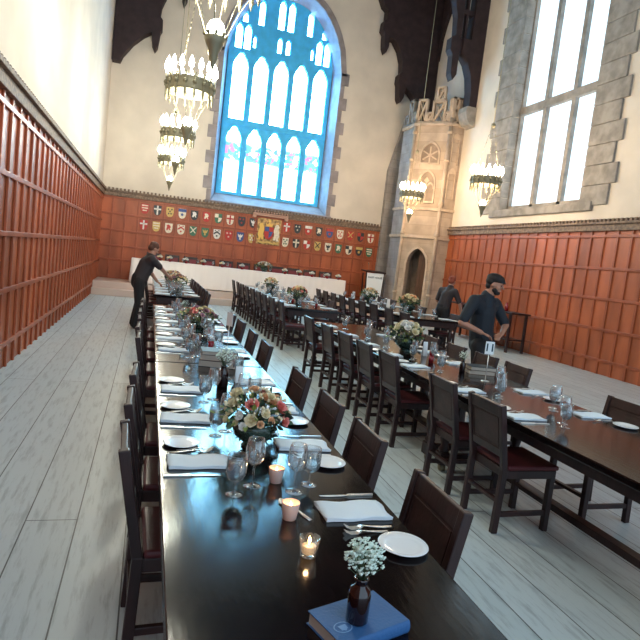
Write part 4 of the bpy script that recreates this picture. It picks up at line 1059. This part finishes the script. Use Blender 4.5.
# ------------------------------------------------------------------ chandeliers
def chandelier(x, y, label, bulb, col, energy, mt):
    t = thing('chandelier', label, 'chandelier', (x, y, 3.05), 0, 'iron corona chandeliers'); Z = lambda z: z-3.05
    r = .33
    m = MB(); N = 36
    m.lathe([(r, Z(3.92)), (r+.012, Z(3.92)), (r+.02, Z(3.95)), (r+.012, Z(3.97)), (r+.012, Z(4.08)), (r+.022, Z(4.10)), (r, Z(4.11)), (r, Z(3.92))], N)
    for k in range(16):
        a = 2*PI*k/16+.13; cx_, cy_ = (r+.01)*math.cos(a), (r+.01)*math.sin(a)
        m.bar((cx_, cy_, Z(3.84)), (cx_*1.02, cy_*1.02, Z(4.15)), .03, .03, .004); m.ball((cx_*1.03, cy_*1.03, Z(4.02)), .035, 8, 6); m.tube((cx_, cy_, Z(3.84)), (cx_, cy_, Z(3.78)), .018, .002, 8)
    m.build('corona', M['iron'], t)
    for k in range(16):
        a = 2*PI*(k+.5)/16+.13; cx_, cy_ = (r+.02)*math.cos(a), (r+.02)*math.sin(a)
        c = MB().tube((cx_, cy_, Z(4.08)), (cx_, cy_, Z(4.20)), .014, .014, 8).build('candle_tube', M['card'], t)
        MB().lathe([(0, Z(4.19)), (.030, Z(4.215)), (.038, Z(4.25)), (.026, Z(4.31)), (0, Z(4.37))], 10, (cx_, cy_, 0)).build('bulb', mt, c)
    m = MB()
    for k in range(3):
        a = 2*PI*k/3; p = Vector((r*math.cos(a), r*math.sin(a), Z(4.1))); q = Vector((.03*math.cos(a), .03*math.sin(a), Z(5.3)))
        for j in range(14):
            u = p.lerp(q, j/14); v = p.lerp(q, (j+.8)/14); m.tube(u, v, 0.006 if j % 2 else .003, None, 6)
    m.tube((0, 0, Z(5.25)), (0, 0, Z(12.58)), .009, .009, 6); m.ball((0, 0, Z(5.3)), .05, 10, 8); m.build('chain', M['iron'], t)
    m = MB()
    for k in range(6):
        a = 2*PI*k/6+.3; ca, sa = math.cos(a), math.sin(a)
        m.tube((r*ca, r*sa, Z(3.92)), (.20*ca, .20*sa, Z(3.70)), .005, None, 6); m.tube((.20*ca, .20*sa, Z(3.70)), (.08*ca, .08*sa, Z(3.42)), .005, None, 6)
    m.lathe([(0, Z(3.17)), (.012, Z(3.19)), (.018, Z(3.22)), (.036, Z(3.27)), (.042, Z(3.32)), (.072, Z(3.38)), (.092, Z(3.43)), (.08, Z(3.45)), (.06, Z(3.42)), (0, Z(3.40))], 16)
    for k in range(8):
        a = 2*PI*k/8; m.ball((.088*math.cos(a), .088*math.sin(a), Z(3.46)), .018, 6, 5)
    m.build('pendant_cup', M['iron'], t)
    MB().ball((0, 0, Z(3.50)), (.075, .075, .085), 16, 12).build('globe', mt, t)
    for (zz_, e, rr) in ((4.35, energy, .30), (3.60, energy*.25, .10)):
        l = bpy.data.lights.new('chandelier light', 'POINT'); l.energy = e; l.color = col; l.shadow_soft_size = rr*.5
        o = bpy.data.objects.new('chandelier_light', l); C.objects.link(o); o.parent = t; o.location = (0, 0, Z(zz_)+.1)
wl, wr = (1, .96, .82), (1, .72, .45)
for k, y in enumerate((5.1, 9.0, 12.9, 16.8)):
    chandelier(.38, y, ['iron chandelier hanging highest in view, its pale globe beside the window top', 'iron corona chandelier with pale candle bulbs, second from the camera', 'corona chandelier, third from the camera, before the plain wall', 'smallest-looking chandelier, hanging just above the shield panelling'][k], 1, wl, 75, M['bulbg'])
chandelier(7.4, 16.1, 'iron chandelier glowing in front of the turret', 1, wr, 70, M['bulb'])
chandelier(7.4, 12.1, 'iron chandelier before the side wall beside the stone jamb', 1, wr, 80, M['bulb'])

# ------------------------------------------------------------------ people
def remesh(o, v):
    r = o.modifiers.new('skin', 'REMESH'); r.mode = 'VOXEL'; r.voxel_size = v; r.use_smooth_shade = True
    s = o.modifiers.new('smooth', 'SMOOTH'); s.factor = .5; s.iterations = 3
def limb(m, pts):
    for (p, r1), (q, r2) in zip(pts, pts[1:]): m.cap(p, q, r1, r2)
def hand(m, w, d, n):
    """w wrist point, d finger direction, n palm normal"""
    w = Vector(w); d = Vector(d).normalized(); n = Vector(n); n = (n-d*n.dot(d)).normalized(); s = d.cross(n)
    for k in range(4):
        o = (k-1.5)*.019; m.cap(w+s*o*.5, w+d*.085+s*o, .014, .013)
        L = (.062, .075, .07, .055)[k]; p = w+d*.088+s*o*1.05; q = p+d*L*.5+n*.008; e = q+d*L*.42+n*.028; m.cap(p, q, .0095, .0085); m.cap(q, e, .0085, .007)
    p = w+d*.025-s*.028; q = p+d*.035-s*.028+n*.01; m.cap(w+d*.01, p, .014, .012); m.cap(p, q, .012, .010); m.cap(q, q+d*.03-s*.004+n*.006, .0095, .008)
def head(m, c, fd, upv=(0, 0, 1)):
    f = Vector(fd).normalized(); u = Vector(upv).normalized(); s = f.cross(u).normalized(); u = s.cross(f)
    Rm = Matrix((s, f, u)).transposed().to_4x4(); c = Vector(c); W = lambda x, y, z: c+s*x+f*y+u*z
    m.ball(c+u*.02, (.077, .095, .10), 20, 14, Rm); m.ball(W(0, .025, -.055), (.058, .066, .065), 16, 12, Rm); m.ball(W(0, .05, -.09), (.03, .032, .024), 12, 8, Rm)
    m.cap(W(0, .09, .015), W(0, .115, -.018), .010, .014); m.ball(W(0, .088, .032), (.055, .018, .012), 12, 8, Rm); m.ball(W(0, .088, -.05), (.024, .014, .010), 10, 8, Rm)
    for q in (-1, 1): m.ball(W(q*.078, -.005, -.005), (.010, .020, .032), 10, 8, Rm); m.ball(W(q*.042, .06, -.025), (.026, .026, .026), 10, 8, Rm)
    return W, Rm
def person(loc, label, J, face, headup, skin, hairm, shirtm, cap=False, beard=False, apron=False, group='waiters setting the tables'):
    """J: world joints"""
    t = thing('person', label, 'person', loc, 0, group); O = Vector(loc)
    J = {k: Vector(v)-O for k, v in J.items()}
    m = MB(); W, Rm = head(m, J['head'], face, headup)
    m.cap(J['neck']+Vector((0, 0, -.04)), J['head']+Vector((0, 0, -.03)), .066, .058)
    m.cap(J['chest'], J['neck'], .12, .06); m.cap(J['waist'], J['chest'], .12, .13); m.cap(J['pelvis'], J['waist'], .13, .12)
    for s in 'lr':
        limb(m, [(J['chest'].lerp(J['sh_'+s], .5), .08), (J['sh_'+s], .058), (J['el_'+s], .043), (J['wr_'+s], .029)])
        hand(m, J['wr_'+s], J['hd_'+s]-J['wr_'+s], (0, 0, -1))
        limb(m, [(J['pelvis'].lerp(J['hip_'+s], .8), .10), (J['hip_'+s], .09), (J['kn_'+s], .062), (J['an_'+s], .042)])
        m.cap(J['an_'+s]+Vector((0, 0, -.03)), J['toe_'+s], .04, .032)
    b = m.build('body', skin, t); remesh(b, .007)
    m = MB(); m.cap(J['chest'], J['neck']+Vector((0, 0, -.03)), .152, .084); m.cap(J['waist'], J['chest'], .145, .155); m.cap(J['pelvis'], J['waist'], .155, .145)
    for s in 'lr':
        e = J['sh_'+s].lerp(J['el_'+s], .85); limb(m, [(J['chest'], .12), (J['sh_'+s], .078), (e, .062)])
    for s in 'lr':
        d = (J['sh_'+s]-J['neck']); m.cap(J['neck']+Vector((0, 0, -.035))+d*.25, J['sh_'+s]+Vector((0, 0, .01)), .05, .062)
    sh = m.build('shirt', shirtm, t); remesh(sh, .011)
    m = MB(); m.cap(J['pelvis']+Vector((0, 0, -.03)), J['pelvis']+Vector((0, 0, .04)), .158, .15)
    for s in 'lr':
        limb(m, [(J['hip_'+s], .112), (J['kn_'+s], .082), (J['an_'+s], .066)])
    tr_ = m.build('trousers', M['trousers'], t); remesh(tr_, .012)
    for s in 'lr':
        m = MB(); m.cap(J['an_'+s]+Vector((0, 0, -.035)), J['toe_'+s], .05, .042); so = m.build('shoe', M['shoe'], t); remesh(so, .01)
    m = MB()
    if cap:
        m.ball(W(0, -.008, .068), (.094, .112, .066), 20, 12, Rm); m.ball(W(0, -.038, .025), (.090, .080, .06), 16, 10, Rm); m.ball(W(0, .07, .052), (.062, .055, .014), 14, 8, Rm)
    else:
        m.ball(W(0, -.018, .045), (.088, .10, .09), 20, 12, Rm); m.ball(W(0, -.05, -.01), (.08, .065, .07), 16, 10, Rm)
        for k in range(26): a = k*2.4; m.ball(W(.07*math.cos(a)*(k/26)**.5, -.03+.085*math.sin(a)*(k/26)**.5, .10-.04*(k/26)), .022, 8, 6)
    h = m.build('cap' if cap else 'hair', hairm, t); remesh(h, .008)
    if cap:
        m = MB(); m.ball(W(0, -.055, -.03), (.07, .045, .05), 14, 10, Rm); m.build('hair', M['hair'], t)
    if beard:
        m = MB(); m.ball(W(0, .05, -.085), (.052, .05, .035), 16, 10, Rm); m.ball(W(-.045, .03, -.06), (.02, .04, .035), 10, 8, Rm); m.ball(W(.045, .03, -.06), (.02, .04, .035), 10, 8, Rm); o = m.build('beard', M['hair'], t); remesh(o, .007)
    for q in (-1, 1): MB().ball(W(q*.032, .088, .008), (.012, .008, .007), 10, 8, Rm).build('eye', M['eye'], t)
    m = MB().ball(W(0, .103, -.052), (.022, .006, .006), 10, 6, Rm).build('mouth', M['lip'], t)
    return t
# waiter at the number 11 table
bx, by = 4.50, 6.95
person((3.98, 6.1, 0), 'bearded waiter in black cap and dark short-sleeved shirt, beside the number 11 sign',
       dict(head=(4.02, 6.05, 1.66), neck=(3.98, 6.10, 1.54), chest=(3.96, 6.12, 1.30), waist=(3.97, 6.12, 1.10), pelvis=(4.00, 6.12, .95),
            sh_r=(3.76, 6.02, 1.44), el_r=(3.60, 5.98, 1.17), wr_r=(3.82, 5.88, 1.08), hd_r=(3.92, 5.85, 1.05),
            sh_l=(4.18, 6.22, 1.42), el_l=(4.32, 6.14, 1.17), wr_l=(4.16, 5.96, 1.08), hd_l=(4.08, 5.91, 1.05),
            hip_r=(3.93, 6.04, .90), kn_r=(3.96, 6.03, .50), an_r=(3.97, 6.06, .09), toe_r=(4.08, 5.96, .045),
            hip_l=(4.07, 6.19, .90), kn_l=(4.10, 6.20, .50), an_l=(4.09, 6.24, .09), toe_l=(4.20, 6.14, .045)),
       (.72, -.62, -.22), (.12, -.1, 1), M['skin'], M['hair'], M['shirt'], cap=True, beard=True)
person((6.98, 12.3, 0), 'waiter with reddish hair in charcoal shirt, back turned, beside the panelling',
       dict(head=(7.03, 12.36, 1.595), neck=(7.0, 12.34, 1.47), chest=(6.93, 12.32, 1.24), waist=(6.86, 12.3, 1.04), pelvis=(6.84, 12.3, .93),
            sh_r=(7.02, 12.14, 1.36), el_r=(7.16, 12.1, 1.10), wr_r=(7.30, 12.22, .92), hd_r=(7.36, 12.27, .84),
            sh_l=(6.86, 12.50, 1.36), el_l=(6.80, 12.55, 1.10), wr_l=(6.98, 12.66, .98), hd_l=(7.07, 12.68, .95),
            hip_r=(6.87, 12.2, .88), kn_r=(6.90, 12.18, .49), an_r=(6.84, 12.2, .09), toe_r=(6.96, 12.22, .045),
            hip_l=(6.83, 12.4, .88), kn_l=(6.86, 12.44, .49), an_l=(6.82, 12.46, .09), toe_l=(6.94, 12.48, .045)),
       (.8, .55, -.35), (.2, .1, 1), M['skin2'], M['redhair'], M['shirtg'])
person((-.14, 11.6, 0), 'waiter in dark clothes leaning over a laid table, one arm stretched to the flowers',
       dict(head=(.08, 11.66, 1.58), neck=(.04, 11.64, 1.45), chest=(-.02, 11.6, 1.27), waist=(-.10, 11.6, 1.06), pelvis=(-.14, 11.6, .94),
            sh_r=(.06, 11.44, 1.38), el_r=(.24, 11.58, 1.22), wr_r=(.40, 11.80, 1.07), hd_r=(.46, 11.90, 1.02),
            sh_l=(-.02, 11.80, 1.37), el_l=(.06, 11.92, 1.10), wr_l=(.20, 12.02, .93), hd_l=(.27, 12.06, .88),
            hip_r=(-.14, 11.5, .89), kn_r=(-.10, 11.48, .49), an_r=(-.16, 11.5, .09), toe_r=(-.03, 11.50, .045),
            hip_l=(-.14, 11.7, .89), kn_l=(-.12, 11.74, .49), an_l=(-.20, 11.74, .09), toe_l=(-.07, 11.76, .045)),
       (.75, .35, -.55), (.35, .15, 1), M['skin2'], M['brownhair'], M['shirtg'])

# ------------------------------------------------------------------ light and render look
w = bpy.data.worlds.new('world'); bpy.context.scene.world = w; w.use_nodes = True
bg = w.node_tree.nodes['Background']; bg.inputs[0].default_value = (.60, .80, 1, 1); bg.inputs[1].default_value = 1.0
vs = bpy.context.scene.view_settings
vs.view_transform = 'Standard'; vs.look = 'None'; vs.exposure = 1.0; vs.gamma = 1; vs.use_curve_mapping = False
cy = bpy.context.scene.cycles
cy.use_denoising = True; cy.max_bounces = 8; cy.diffuse_bounces = 4; cy.transmission_bounces = 8; cy.glossy_bounces = 4; cy.sample_clamp_indirect = 6; cy.caustics_refractive = False; cy.caustics_reflective = False
